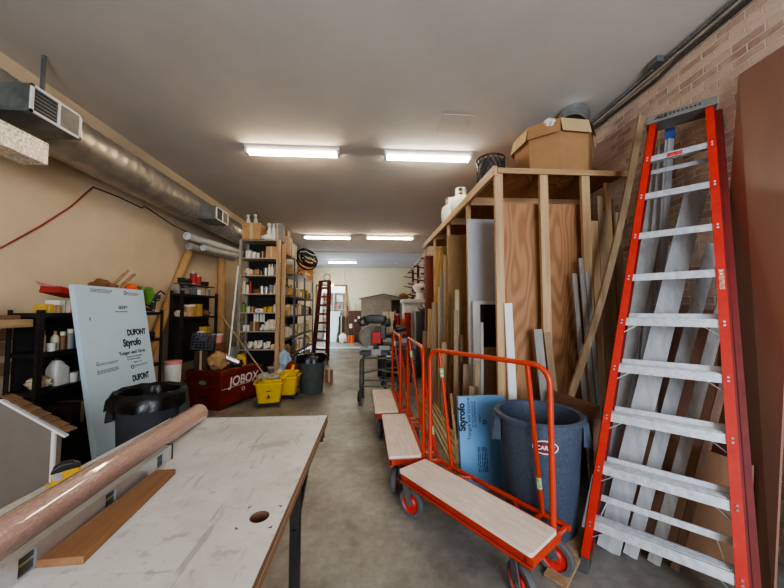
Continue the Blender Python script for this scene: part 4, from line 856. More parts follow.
# offcuts along the aisle side of the rack
t = thing('framed_panel', 'white frame with dark square opening standing by the rack corner post', 'frame', (1.085, 3.3, .0))
m = M(); m.span((0, 0, .0), (.075, .03, 1.6)); m.span((.075, 0, 1.56), (.3, .03, 1.6)); m.span((.3, 0, 0), (.34, .03, 1.6)); m.build('white_frame', WHITE, t)
M().span((.075, .012, 1.1), (.3, .022, 1.56)).build('dark_pane', mat('dark_pane', (40, 24, 18), .4), t); M().span((.075, .004, 0), (.3, .024, 1.1)).build('tan_infill', W_TAN, t)
G_OFF = 'offcut boards standing along the rack'
offs = [(.98, 5.5, .08, 1.52, W_CREAMZ, 'pale offcut board standing highest near the red-brown panel'), (.95, 5.9, .1, 1.1, W_TAN, 'short tan offcut board standing near the far rack corner'),
        (1.0, 5.0, .06, 1.3, W_BROWN, 'narrow brown offcut leaning before the yellow plywood panel'), (1.01, 4.6, .05, 2.05, W_GREY, 'tall thin grey offcut left of the tan fibreboard panel'),
        (1.02, 4.42, .04, 2.3, W_TAN, 'tallest thin tan strip standing against the tan fibreboard panel'), (1.06, 4.12, .12, 1.72, W_TAN, 'knotty tan board standing before the tan fibreboard panel'),
        (1.06, 4.0, .05, 1.4, W_GREY, 'narrow grey offcut right before the knotty tan board'), (1.02, 3.8, .05, 1.75, W_CREAMZ, 'cream strip standing left of the white panel'), (1.035, 3.66, .04, 1.2, W_BROWN, 'short dark strip beside the cream strip'),
        (1.05, 3.16, .07, .98, W_CREAMZ, 'short cream board standing before the white frame'), (1.035, 2.95, .03, 1.38, W_GREY, 'slim grey strip standing beside the rack corner post'),
        (1.0, 3.42, .08, .9, W_TAN, 'lowest tan offcut standing left of the white frame'),
        (.93, 4.86, .09, 1.62, W_TAN, 'wide tan offcut before the yellow plywood panel'), (.96, 4.3, .07, 1.05, W_CREAMZ, 'low cream offcut before the knotty tan board'), (.92, 5.3, .06, .85, W_BROWN, 'low brown offcut near the far end of the rack'),
        (.98, 3.92, .09, .8, W_BROWN, 'low wide brown offcut before the narrow grey one'), (.95, 3.6, .05, 1.5, W_TAN, 'slender tan strip standing outermost before the white panel'), (.96, 3.08, .09, .74, W_TAN, 'low wide tan offcut near the blue foam panel'), (1.0, 4.7, .05, 1.85, W_CREAMZ, 'tall cream strip left of the yellow plywood panel')]
for x, y, w, h, m_, lb in offs: stick('offcut_board', (x+w/2-.04, y-.07, 0), (x+w/2, y, h), w, .018, m_, lb, 'board', G_OFF, up=(0, 1, 0))
stick('foam_strip', (1.215, 2.62, 0), (1.195, 2.685, 1.56), .07, .02, WHITE, 'white tapered strip leaning right of the rack corner post', 'strip', up=(0, 1, 0))
stick('offcut_board', (1.5, 2.55, 0), (1.46, 2.685, 1.33), .075, .018, W_GREY, 'weathered short board leaning on the middle front post, left one', 'board', 'boards leaning on the rack front', up=(0, 1, 0))
stick('offcut_board', (1.60, 2.56, 0), (1.545, 2.685, 1.30), .06, .018, W_TAN, 'short tan board leaning on the middle front post, right one', 'board', 'boards leaning on the rack front', up=(0, 1, 0))
for i, (x, h) in enumerate(((1.815, 1.83), (1.88, 1.97), (1.935, 1.84))):
    stick('white_strip', (x, 2.54, 0), (x+.0, 2.685, h), .04, .016, W_GREY, ['left', 'middle', 'right'][i]+' of three thin whitish strips leaning on the right front post', 'strip', 'whitish strips on the right front post', up=(0, 1, 0))
rb = [(2.035, 2.80, .06, 2.52, W_BROWN, 'dark brown board standing right of the right front post'), (2.08, 2.77, .07, 2.34, W_PINE, 'short pale board standing before the dark brown board at rack end'), (2.26, 2.82, .06, 2.73, W_PINE, 'tallest pine stud standing at the right end of rack'), (2.15, 2.78, .05, 2.58, W_TAN, 'narrow tan board left of the tallest pine stud'), (2.19, 2.8, .09, 2.45, W_TAN, 'widest tan board behind the narrow tan board at rack end'), (2.31, 2.76, .06, 2.42, W_TAN, 'tan board right of the tallest pine stud'), (2.35, 2.9, .07, 2.6, W_BROWN, 'dark board against the brick wall behind the others')]
for x, y, w, h, m_, lb in rb: stick('rack_board', (x, y-.05, .09), (x, y, h), w, .02, m_, lb, 'board', 'boards standing at the right end of rack', up=(0, 1, 0))
def curved():
    m = M(); pts = []; p0, p1 = Vector((1.29, 2.5, 0)), Vector((2.35, 2.5, 3.2)); n = 12; rs = []
    for i in range(n+1):
        k = i/n; p = (p1-p0)*k + Vector((.10, 0, -.02))*math.sin(k*math.pi); rs.append([p+Vector(q) for q in ((-.027, -.009, .01), (.027, -.009, -.01), (.027, .009, -.01), (-.027, .009, .01))])
    m.rings(rs); o = m.build('long_board', W_TAN, loc=p0); tag(o, 'long thin bowed board leaning diagonally from floor to brick wall', 'board')
curved()
t = thing('sawhorse_frame', 'brown timber frame with a level bar behind the grey bin', 'timber frame', (1.52, 2.1, 0))
M().bar((-.045, .42, .79), (.04, 0, .79), .045, .09).build('top_bar', W_BROWNY, t, bevel=.003); M().span((.0, .0, 0), (.06, .045, .745)).build('leg', W_BROWN, t); M().span((-.07, .38, 0), (-.02, .42, .745)).build('leg', W_BROWN, t)
stick('floor_board', (1.0, 1.72, .012), (1.36, 2.0, .09), .12, .018, W_TAN, 'short tan board lying on the floor between cart and ladder', 'board', up=(0, 0, 1))
for i in range(8):
    x = .74+.033*i; stick('long_strip', (x+.02, 2.85+.08*(i % 3), .02+.012*(i % 3)), (x+.05, 5.85-.1*(i % 4), .025+.03*(i % 3)), .022, .022, W_CREAM, f'long cream strip lying along the rack foot, {ORD[i]} from the aisle', 'strip', 'long cream strips on the floor')
stick('long_strip', (.8, 2.95, .05), (1.0, 4.0, .5), .03, .02, W_CREAM, 'cream strip sloping up above the floor strips to the rack', 'strip')

# on top of the rack
def octbox():
    t = thing('cardboard_bin', 'large octagonal cardboard bin with folded flaps on the rack top', 'cardboard box', (1.895, 3.1, 2.796), R(4)); n = 8; r = .385
    def ring(rr, z, w=1.): return [Vector((rr*1.0*math.cos((k+.5)*2*math.pi/n), rr*.95*math.sin((k+.5)*2*math.pi/n), z)) for k in range(n)]
    m = M(); m.rings([ring(r*.96, 0), ring(r, .53), ring(r-.012, .53), ring(r*.95, .02)]); m.build('wall', CARD, t)
    R_ = ring(r, .53)
    for k in range(n):
        a, b = R_[k], R_[(k+1) % n]; mid = ((a+b)/2); out = Vector((mid.x, mid.y, 0)).normalized(); dz = -.14 if k not in (6,) else -.05
        f = M(); e = out*.035+Vector((0, 0, dz)); f.hexa([a+out*.004, b+out*.004, b+out*.002, a+out*.002, a+e+(a-mid)*.02, b+e+(b-mid)*.02, b+e-out*.006, a+e-out*.006]); f.build('flap', CARD2 if k % 2 else CARD, t)
octbox()
t = thing('duct_elbow', 'shiny round metal duct piece sticking out of the cardboard bin', 'duct piece', (2.04, 2.97, 3.41), rot=(R(-28), R(30), 0))
m = M(); m.lathe([(.14, -.12), (.145, .1), (.15, .11), (.15, .13), (.138, .13), (.132, -.1)], n=24, cap=False); m.build('duct_ring', STEEL, t, True)
M().lathe([(.12, -.16), (.14, -.12), (.14, -.1)], n=24).build('duct_throat', DARK, t, True)
good('plastic_bag', 'white', (1.72, 2.86, 3.23), .13, .14, 'white crumpled plastic poking out of the cardboard bin', None, dep=.18)
def meshroll():
    t = thing('wire_mesh_roll', 'dark cylinder of woven wire mesh standing on rack corner', 'wire mesh', (1.31, 3.32, 2.796)); r, h = .15, .38; m = M(); n = 18
    for s in (-1, 1):
        for k in range(n):
            m.tube([(r*math.cos(k*2*math.pi/n+s*j*.16), r*math.sin(k*2*math.pi/n+s*j*.16), j*h/9) for j in range(10)], .0042, 4)
    for z in (0.004, h): m.torus((0, 0, z), r, .009, 28, 6)
    m.build('mesh_wall', mat('wire_dark', (58, 54, 50), .5, .5), t)
    M().lathe([(r-.012, .002), (r-.012, h-.03)], n=24).build('core', mat('core_grey', (92, 86, 80), .7), t, True)
meshroll()
def tank(label, loc, rz):
    t = thing('gas_cylinder', label, 'gas cylinder', loc, rz, 'white gas cylinders on the rack'); 
    M().lathe([(.09, 0), (.09, .02), (.11, .04), (.14, .09), (.15, .14), (.15, .24), (.135, .3), (.09, .335), (.04, .345)], n=22).build('tank', mat('tank_white', (206, 206, 196), .45, 0, .08), t, True)
    c = M(); n = 16
    for a0_, a1_ in ((20, 160), (200, 340)):
        c.rings([[Vector((.082*math.cos(R(a0_+(a1_-a0_)*k/8)), .082*math.sin(R(a0_+(a1_-a0_)*k/8)), .32)), Vector((.082*math.cos(R(a0_+(a1_-a0_)*k/8)), .082*math.sin(R(a0_+(a1_-a0_)*k/8)), .44)), Vector((.076*math.cos(R(a0_+(a1_-a0_)*k/8)), .076*math.sin(R(a0_+(a1_-a0_)*k/8)), .44)), Vector((.076*math.cos(R(a0_+(a1_-a0_)*k/8)), .076*math.sin(R(a0_+(a1_-a0_)*k/8)), .32))] for k in range(9)])
    c.torus((0, 0, .44), .08, .007, 20, 6); c.build('collar', mat('tank_white', (206, 206, 196)), t, True)
    v = M(); v.cyl((0, 0, .34), (0, 0, .4), .016, n=8); v.cyl((0, -.03, .385), (0, .03, .385), .012, n=8); v.build('valve', mat('brass', (170, 136, 70), .4, .8), t, True)
    return t
tk = tank('white gas cylinder at the rack top edge, farther of two', (1.215, 4.72, 2.796), .4)
copy_tree(tk, 'white gas cylinder half hidden by the rack header, nearer of two', (1.26, 4.32, 2.796), 1.2)

# ------------------------------------------------------------------ the tall red step ladder
LB = Vector((1.4155, 1.58, 0)); LU = Vector((.269, .162, 1.)); LA = Vector((.7071, -.7071, 0)); LN = Vector((.7071, .7071, 0))
def lp(z, s, off=0., inset=0.): return LU*z + LA*s*(.317+(.034 if s > 0 else 0)-.0565*z-inset) + LN*off
def big_ladder():
    t = thing('step_ladder', 'tall red fibreglass step ladder with aluminium steps against brick wall', 'step ladder', LB)
    for s in (-1, 1):
        m = M(); top = 2.92
        def b(w0, w1, o0, o1, m=m):
            # a slab between inset range w and depth range o
            q = []
            for z in (.035, top): q += [lp(z, s, o0, w0), lp(z, s, o0, w1), lp(z, s, o1, w1), lp(z, s, o1, w0)]
            m.hexa(q)
        b(0, .042, 0, .006); b(0, .005, .006, .082)
        m.build('front_rail', LAD_RED, t)
        m2 = M(); b2 = lambda w0, w1, o0, o1: m2.hexa([p for z in (.035, top-.02) for p in (lp(z, s, o0, w0), lp(z, s, o0, w1), lp(z, s, o1, w1), lp(z, s, o1, w0))])
        q_ = .018*s; b2(-q_-.004, -q_+.0, .084, .125); b2(-q_-.004 if s < 0 else -q_-.03, -q_+.03 if s < 0 else -q_, .12, .125); b2(-q_-.03, -q_+.03, .084, .09); m2.build('rear_rail', LAD_DARK, t)
        f = M(); f.hexa([lp(0, s, -.015, -.012), lp(0, s, -.015, .05), lp(0, s, .1, .05), lp(0, s, .1, -.012), lp(.07, s, -.006, -.006), lp(.07, s, -.006, .045), lp(.07, s, .09, .045), lp(.07, s, .09, -.006)]); f.build('foot', mat('foot_rubber', (70, 68, 66), .7), t, bevel=.006)
    for k in range(9):
        z = .262+.2957*k; m = M(); a, c = -1, 1; i = .007
        def sl(z0, z1, o0, o1): m.hexa([lp(z0, a, o0, i), lp(z0, c, o0, i), lp(z0, c, o1, i), lp(z0, a, o1, i), lp(z1, a, o0, i), lp(z1, c, o0, i), lp(z1, c, o1, i), lp(z1, a, o1, i)])
        sl(z-.045, z, .0065, .0105); sl(z-.005, z, .0105, .085); sl(z-.03, z-.005, .081, .085)
        for o in (.02, .035, .05, .065): sl(z, z+.003, o, o+.006)
        st = m.build('step', ALUD, t)
        for s in (-1, 1):
            for dz in (-.01, -.03): M().cyl(lp(z+dz, s, -.003, .02), lp(z+dz, s, .0, .02), .006, n=8).build('rivet', ALU, st, True)
            if k < 5: M().bar(lp(z-.045, s, .03, .1), lp(z-.11, s, .03, .012), .004, .02, LN).build('step_brace', ALU, st)
    for k, dz in ((0, .075), (1, -.006), (2, -.004), (3, -.002), (4, 0), (8, -.12)):
        z0 = .262+.2957*k+dz
        M().hexa([lp(z0, -1, .09, .02), lp(z0, 1, .09, .0), lp(z0, 1, .10, .0), lp(z0, -1, .10, .02), lp(z0+.032, -1, .09, .02), lp(z0+.032, 1, .09, .0), lp(z0+.032, 1, .10, .0), lp(z0+.032, -1, .10, .02)]).build('rear_bar', ALUD, t)
    for s in (-1, 1):
        m = M(); m.bar(lp(.35, s*.72, .11), lp(.1, s, .1, .02), .006, .03, LN); m.build('rear_brace', ALU, t)
    m = M(); z0 = 2.9
    m.hexa([lp(z0, -1, -.02, -.02), lp(z0, 1, -.02, -.02), lp(z0, 1, .15, -.02), lp(z0, -1, .15, -.02), lp(z0+.065, -1, -.02, -.02), lp(z0+.065, 1, -.02, -.02), lp(z0+.065, 1, .15, -.02), lp(z0+.065, -1, .15, -.02)]); cap = m.build('top_cap', mat('cap_grey', (138, 136, 130), .5, .5), t, bevel=.006)
    x = LA.copy(); zz = LU.normalized(); yv = zz; nn = -LN
    rotm = Matrix((x, (zz-x*zz.dot(x)).normalized(), x.cross((zz-x*zz.dot(x)).normalized()))).transposed().to_euler()
    dk = mat('cap_ink', (56, 54, 52), .6)
    text('ALL', .04, dk, cap, lp(2.922, -1, -.0215, .03), rotm, bold=.002, shear=.35, extrude=.001)
    text('Extra Heavy Duty', .021, dk, cap, lp(2.897, -1, -.0215, .105), rotm, shear=.2, extrude=.001) if False else None
    lm = M()
    for k in range(9):
        u = .09+k*.022; lm.bar(lp(2.929, -1, -.0205, u), lp(2.944, -1, -.0205, u+.004), .012, .001, LN)
    lm.build('cap_marking', dk, cap)
    m = M(); z = .262+.2957*8; m.hexa([lp(z-.04, -1, .005, .13), lp(z-.04, -1, .005, .21), lp(z-.04, -1, .006, .21), lp(z-.04, -1, .006, .13), lp(z-.01, -1, .005, .13), lp(z-.01, -1, .005, .21), lp(z-.01, -1, .006, .21), lp(z-.01, -1, .006, .13)]); m.build('red_label', mat('label_red', (196, 70, 60), .5, 0, .5, 70), t)
    m = M()
    m.hexa([lp(1.62, 1, -.001, .008), lp(1.62, 1, -.001, .03), lp(1.62, 1, 0, .03), lp(1.62, 1, 0, .008), lp(1.74, 1, -.001, .008), lp(1.74, 1, -.001, .03), lp(1.74, 1, 0, .03), lp(1.74, 1, 0, .008)]); m.build('warning_label', mat('warn', (206, 150, 120), .5, 0, .5, 60), t)
big_ladder()

# ------------------------------------------------------------------ trim boards and sheets behind the ladder
stick('trim_board', (1.47, 1.93, 0), (2.29, 2.03, 2.34), .12, .02, W_WHITE, 'widest whitish board leaning diagonally behind the ladder', 'board', 'whitish boards behind the ladder', up=(.7, .7, 0))
stick('trim_board', (1.57, 1.88, 0), (2.31, 1.95, 1.95), .07, .02, W_WHITE, 'second whitish board leaning just right of the widest one', 'board', 'whitish boards behind the ladder', up=(.7, .7, 0))
stick('trim_board', (1.665, 1.82, 0), (2.33, 1.88, 1.72), .06, .018, W_GREY, 'narrow greyish board leaning right of the second whitish board', 'board', 'whitish boards behind the ladder', up=(.7, .7, 0))
stick('trim_board', (1.745, 1.77, 0), (2.33, 1.82, 1.5), .04, .02, W_BROWN, 'narrow brown stick leaning rightmost behind the ladder steps', 'board', 'whitish boards behind the ladder', up=(.7, .7, 0))
stick('trim_board', (1.43, 2.04, 0), (2.22, 2.32, 2.1), .11, .02, W_WHITE, 'whitish board half hidden, leaning left of the widest one', 'board', 'whitish boards behind the ladder', up=(.7, .7, 0))
stick('trim_length', (1.98, 2.47, 0), (2.36, 2.40, 2.72), .07, .03, W_WHITE, 'upright white trim length leftmost behind the ladder', 'trim', 'upright white trim lengths behind the ladder', up=(.7, .7, 0))
stick('trim_length', (2.04, 2.40, 0), (2.36, 2.33, 2.85), .05, .03, W_WHITE, 'upright white trim length second from left behind the ladder', 'trim', 'upright white trim lengths behind the ladder', up=(.7, .7, 0))
t = thing('trim_bundle', 'tallest white trim length with a blue wrapped top end', 'trim', (2.08, 2.31, 0)); d = Vector((.27, -.06, 2.93)); 
m = M(); m.bar((0, 0, 0), d, .055, .03, (.7, .7, 0)); m.bar((0, 0, 0), d, .02, .05, (.7, .7, 0)); m.build('white_length', W_WHITE, t); M().bar(d*.972, d*1.0, .062, .055, (.7, .7, 0)).build('blue_end', pm('blue'), t)
t = thing('clear_tube', 'clear plastic tube with a dark label among the white trim', 'tube', (2.0, 2.27, 0)); d = Vector((.3, -.02, 2.0))
m = M(); m.cyl((0, 0, 0), d, .026, n=14); m.build('tube_body', mat('clear_grey_tube', (196, 202, 208), .2, .2, .1, 20), t, True); m = M(); m.cyl(d*.58, d*.6, .0275, n=14); m.build('tube_label', BLACK, t, True)
def lean(name, pts, th, m, label):      # a sheet given by its bottom and top edge
    a, b, c, e = [Vector(p) for p in pts]; n = (b-a).cross(e-a).normalized()*th; o = a.copy(); q = M(); q.hexa([p-o for p in (a, b, b+n, a+n, e, c, c+n, e+n)]); return tag(q.build(name, m, loc=o), label, 'sheet')
HB = mat('brown_hardboard', (152, 112, 94), .4, 0, .1, 2.5, 0, (1, 1, .3)); HB2 = mat('dark_hardboard', (80, 58, 48), .5, 0, .12, 3); KRAFT = mat('kraft_ply', (160, 122, 94), .6, 0, .1, 3, 0, (1, 1, .2))
lean('hardboard_sheet', ((2.12, 1.93, 0), (2.0, 1.50, 0), (2.33, 1.47, 3.0), (2.37, 1.79, 3.02)), .01, HB, 'tall brown hardboard sheet leaning on the brick wall by ladder')
lean('hardboard_sheet', ((2.28, 1.50, 0), (2.2, .7, 0), (2.39, .7, 2.3), (2.40, 1.48, 2.3)), .01, HB2, 'dark brown sheet leaning at the right edge behind the tall one')
lean('plywood_sheet', ((1.78, 2.3, 0), (2.0, 1.60, 0), (2.06, 1.60, .66), (1.86, 2.3, .66)), .012, KRAFT, 'low tan plywood piece standing behind the ladder bottom')
lean('plywood_sheet', ((2.1, 2.36, 0), (2.17, 1.96, 0), (2.36, 1.96, 1.5), (2.3, 2.36, 1.5)), .012, HB, 'reddish plywood piece standing behind the leaning whitish boards')

# ------------------------------------------------------------------ mid aisle: saws on stands, cabinet
def saw_stand(label, loc, rz):
    t = thing('saw_stand', label, 'saw stand', loc, rz, 'tubular saw stands in the aisle'); TB = mat('stand_tube', (104, 104, 100), .4, .6)
    m = M(); m.tube(fillet([(-.3, -.2, .03), (-.3, -.2, .74), (.3, -.2, .74), (.3, -.2, .03)], .07, 5), .018, 8); m.build('front_frame', TB, t, True)
    m = M(); m.tube(fillet([(-.3, .22, .03), (-.3, .22, .74), (.3, .22, .74), (.3, .22, .03)], .07, 5), .018, 8); m.build('rear_frame', TB, t, True)
    m = M()
    for x in (-.2, .2): m.tube([(x, -.24, .76), (x, .26, .76)], .02, 8)
    m.tube([(-.3, -.2, .3), (.3, -.2, .3)], .014, 8); m.tube([(-.3, -.2, .5), (0, -.2, .56), (.3, -.2, .5)], .014, 8); m.tube([(-.3, .22, .3), (.3, .22, .3)], .014, 8); m.tube([(-.3, -.2, .3), (-.3, .22, .3)], .014, 8); m.tube([(.3, -.2, .3), (.3, .22, .3)], .014, 8); m.build('cross_bar', TB, t, True)
    for x in (-.3, .3): M().cyl((x, -.2, 0), (x, -.2, .03), .025, n=10).build('foot', RUBBER, t); M().cyl((x, .22, 0), (x, .22, .03), .025, n=10).build('foot', RUBBER, t)
    for s in (-1,):
        M().cyl((-.36, .0, .09), (-.32, .0, .09), .09, n=20).build('wheel', BLACK, t, True); M().tube([(-.34, 0, .09), (-.3, 0, .09), (-.3, 0, .3)], .012, 8).build('axle', TB, t, True)
    return t
def miter_saw(label, loc, rz, col):
    t = thing('miter_saw', label, 'miter saw', loc, rz, 'miter saws on the stands'); S = mat('saw_grey', (74, 76, 74), .45, .3); D2 = mat('cast_grey', (150, 150, 146), .5, .5)
    m = M(); m.rrect([(.25, .12, .03, 0), (.25, .12, .03, .05), (.24, .11, .03, .07)]); m.build('base', S, t, bevel=.003)
    m = M(); m.lathe([(.14, .07), (.14, .085)], n=24); m.box((0, -.2, .06), (.07, .2, .04)); m.build('turntable', D2, t)
    m = M(); m.span((-.26, .02, .07), (-.06, .04, .15)); m.span((.06, .02, .07), (.26, .04, .15)); m.build('fence', D2, t)
    m = M(); m.bar((0, .12, .06), (0, .2, .3), .06, .05, (1, 0, 0)); m.bar((0, .2, .3), (0, -.02, .36), .06, .06, (1, 0, 0)); m.build('arm', S, t, bevel=.006)
    m = M(); pr = [(math.cos(R(a))*.15, .26+math.sin(R(a))*.15) for a in range(-10, 191, 15)]; m.prism(pr, 'x', -.03, .03); m.build('blade_guard', S, t, bevel=.005)
    m = M(); m.cyl((-.004, -.0, .25), (.004, 0, .25), .14, n=28); m.build('blade', mat('saw_blade', (190, 188, 182), .3, .9), t)
    m = M(); m.cyl((.03, .02, .33), (.2, .04, .37), .06, n=16); m.build('motor', col, t, True)
    m = M(); m.tube(fillet([(0, -.12, .36), (0, -.22, .44), (-.0, -.14, .52), (0, -.0, .44)], .03, 4), .02, 8); m.build('handle', BLACK, t, True)
    m = M(); m.lathe([(.02, 0), (.05, .03), (.055, .1), (.03, .16)], (.0, .26, .26), 12); m.build('dust_bag', mat('bag_red', (170, 36, 36), .8), t, True)
    return t
SR = mat('saw_red', (178, 38, 34), .45)
ss = saw_stand('tubular stand under the nearer miter saw, in the aisle', (.12, 5.15, 0), R(-4)); copy_tree(ss, 'tubular stand under the farther miter saw, behind the first', (.52, 6.25, 0), R(6))
ms_ = miter_saw('farther dark miter saw on the second stand', (.45, 6.25, .781), R(-12), mat('motor_dark', (52, 54, 54), .45))
t = thing('chop_saw', 'nearer saw with round pale guard, dark motor and red block', 'saw', (.04, 5.12, .781), R(-6))
m = M(); m.cyl((-.13, .02, .28), (-.09, -.03, .28), .175, n=30); m.build('round_guard', mat('guard_grey', (150, 146, 136), .5, .3), t, True)
m = M(); m.rrect([(.24, .14, .02, 0), (.24, .14, .02, .05), (.2, .1, .02, .07)]); m.bar((.0, .08, .05), (.02, .06, .45), .07, .07); m.build('saw_base', mat('saw_grey', (74, 76, 74)), t)
m = M(); m.span((-.24, -.05, .07), (-.03, -.03, .14)); m.span((.06, -.05, .07), (.24, -.03, .14)); m.build('fence', mat('cast_grey', (150, 150, 146)), t)
m = M(); m.rrect([(.17, .09, .05, .5), (.19, .11, .06, .55), (.18, .1, .06, .62), (.1, .07, .05, .645)]); m.cyl((.1, .0, .5), (.24, -.02, .52), .07, n=16); m.build('motor_head', mat('motor_dark', (52, 54, 54), .45), t, True)
m = M(); m.tube(fillet([(-.17, -.08, .6), (-.25, -.14, .55), (-.22, -.16, .47), (-.1, -.1, .5)], .03, 4), .02, 8); m.build('handle', BLACK, t, True)
m = M(); m.box((.03, -.09, .27), (.15, .08, .19)); m.build('red_block', SR, t, bevel=.012)
m = M(); m.box((.13, -.02, .36), (.1, .12, .24)); m.build('gear_case', mat('saw_grey', (74, 76, 74)), t, bevel=.02)
m = M(); m.box((.03, -.16, .05), (.16, .06, .1)); m.build('front_plate', mat('cast_grey', (150, 150, 146)), t, bevel=.006)
good('tool_case', 'black', (.36, 7.2, 0), .5, .95, 'tall black tool case standing behind the miter saws', None, 0, dep=.3)
good('carton', 'grey', (.34, 5.55, .781), .2, .28, 'grey machine box beside the nearer saw on its stand', None, .2, dep=.1) if False else None
def cabinet():
    t = thing('steel_cabinet', 'dark grey steel cabinet just beyond the lumber rack', 'cabinet', (1.22, 7.2, 0)); C = mat('cabinet_grey', (74, 74, 68), .5, .2)
    M().span((-.26, -.3, .02), (.26, .3, 1.47)).build('carcass', C, t, bevel=.006)
    for k in range(4):
        d_ = M(); d_.span((-.245, -.312, .05+k*.355), (.245, -.3, .385+k*.355)); d_ = d_.build('drawer', C, t, bevel=.003)
        M().box((0, -.318, .27+k*.355), (.12, .014, .02)).build('handle', STEEL, d_)
cabinet()
good('rag_bundle', 'grey', (1.2, 7.15, 1.471), .3, .12, 'grey cloth heap lying on top of the steel cabinet', None, dep=.3)

# ------------------------------------------------------------------ far right: cantilever rack, pale hopper
t = thing('cantilever_rack', 'dark brown cantilever pipe rack along the far brick wall', 'storage rack', (1.81, 11.5, 0)); BRN = mat('rack_brown', (92, 54, 42), .6, .2)
for y in (-2.6, -.9, .8, 2.4):
    M().span((-.05, y-.05, 0), (.035, y+.05, 3.3)).build('upright', BRN, t)
    for z in (2.05, 2.5, 2.95): M().bar((-.05, y, z), (-.42, y, z+.06), .04, .04).build('arm', BRN, t)
for i, (x, z, l) in enumerate(((-.18, 2.1, 4.6), (-.3, 2.12, 4.2), (-.2, 2.56, 4.4), (-.32, 3.02, 3.6))):
    M1 = M(); M1.cyl((1.82+x, 11.5-l/2, z+.045), (1.82+x, 11.5+l/2, z+.045), .03, n=8); tag(M1.build('stored_pipe', [W_PINEY, GREYM, W_TANY, GREYM][i], smooth=True), ['pale pole on the lowest rack arms, nearer the wall', 'grey pipe on the lowest arms, toward the aisle', 'tan pole lying on the middle arms of the rack', 'grey pipe lying on the highest arms of the rack'][i], 'pipe')
def hopper():
    t = thing('dust_collector', 'pale grey hooded dust collector beyond the steel cabinet', 'dust collector', (1.27, 10.0, 0)); P_ = mat('pale_machine', (196, 204, 206), .5, 0, .06)
    m = M(); m.rrect([(.3, .3, .03, .7), (.3, .3, .03, 1.7), (.36, .36, .03, 1.74), (.36, .36, .03, 1.84)]); m.build('cabinet_body', P_, t, bevel=.004)
    m = M(); m.cyl((.25, 0, 1.84), (.25, 0, 2.1), .12, n=16); m.lathe([(.12, 2.05), (.24, 2.22), (.24, 2.3), (.1, 2.36)], (.25, 0, 0), 18); m.build('hood', WHITE, t, True)
    for x in (-.25, .25):
        for y in (-.25, .25): M().span((x-.025, y-.025, 0), (x+.025, y+.025, .7)).build('leg', GREYM, t)
hopper()
good('rag_bundle', 'brown', (.98, 10.0, 1.841), .3, .2, 'brown bundle on the pale dust collector, left side', None, dep=.3)
good('carton', 'red', (1.12, 9.1, 0), .4, 1.42, 'tall dark red box between cabinet and pale dust collector', None, 0, dep=.4)
t = thing('tool_bench', 'low bench with clutter behind the miter saws', 'bench', (.55, 8.6, 0))
M().span((-.35, -.3, .86), (.35, .3, .9)).build('bench_top', W_TAN, t)
for x in (-.32, .32):
    for y in (-.27, .27): M().span((x-.025, y-.025, 0), (x+.025, y+.025, .86)).build('leg', W_BROWN, t)
for k_, c_, x, y, w, h, lb in (('carton', 'cream', .42, 8.5, .3, .55, 'cream carton standing on the low bench behind the saws'), ('carton', 'yellow', .25, 8.4, .2, .22, 'small yellow carton on the low bench, left front'), ('paint_can', 'red', .66, 8.5, .17, .5, 'red cylinder on the low bench beside cream carton'), ('bottle', 'orange', .82, 8.45, .14, .45, 'orange bottle at the right end of the low bench')): good(k_, c_, (x, y, .9005), w, h, lb, None, 0, dep=w)

# ------------------------------------------------------------------ far wall: shed, fridge, door clutter
def shed():
    t = thing('metal_shed', 'taupe metal garden shed with gabled roof at the far wall', 'shed', (.47, 14.2, 0)); S = mat('shed_taupe', (142, 130, 114), .7, 0, .04); w, ze, zp = 1.0, 2.0, 2.2
    m = M(); m.span((-w, -.4, 0), (-w+.03, .4, ze)); m.span((w-.03, -.4, 0), (w, .4, ze)); m.span((-w+.03, .37, 0), (w-.03, .4, ze)); m.span((-w+.03, -.4, 0), (-.75, -.37, ze)); m.span((.75, -.4, 0), (w-.03, -.37, ze)); m.prism([(-w, ze), (w, ze), (0, zp)], 'y', -.4, -.36); m.prism([(-w, ze), (w, ze), (0, zp)], 'y', .36, .4); m.build('shed_wall', S, t)
    for k in (0, 1): 
        x0 = -.75 if k == 0 else .02; x1 = .0 if k == 0 else .35
        d_ = M(); d_.span((x0, -.415, .05), (x1, -.4, ze-.06)); d_ = d_.build('sliding_door', mat('shed_door', (150, 138, 122), .7), t); M().box((x0+.08 if k else x1-.08, -.42, 1.0), (.03, .012, .14)).build('handle', WHITE, d_)
    for s in (-1, 1): M().bar((0, 0, zp+.02), (s*(w+.1), 0, ze+.0), .95, .025, (0, 0, 1)).build('roof_panel', mat('shed_roof', (124, 114, 100), .7), t)
    M().span((-.75, -.41, ze-.06), (.75, -.395, ze)).build('door_track', S, t)
shed()
good('carton', 'dark brown', (1.0, 14.2, 0), .36, 1.5, 'dark tall box inside the open shed doorway', None, 0, dep=.3)
def fridge():
    t = thing('fridge', 'dark brown fridge with papers stuck on its door', 'fridge', (-.84, 14.98, 0)); C = mat('fridge_brown', (78, 46, 32), .45, 0, .1)
    M().span((-.31, -.25, .02), (.31, .3, 1.47)).build('carcass', C, t, bevel=.01)
    d_ = M(); d_.span((-.305, -.29, .06), (.305, -.25, 1.46)); d_ = d_.build('door', C, t, bevel=.008)
    M().bar((-.05, -.305, .35), (-.05, -.305, 1.25), .015, .02).build('handle', mat('fridge_handle', (120, 100, 84), .4, .5), d_)
    for x, z, w, h in ((-.2, .75, .13, .2), (.02, 1.0, .09, .09), (.18, 1.15, .1, .11), (.22, .85, .08, .08)): M().box((x, -.2925, z), (w, .003, h)).build('paper_note', WHITE, d_)
fridge()
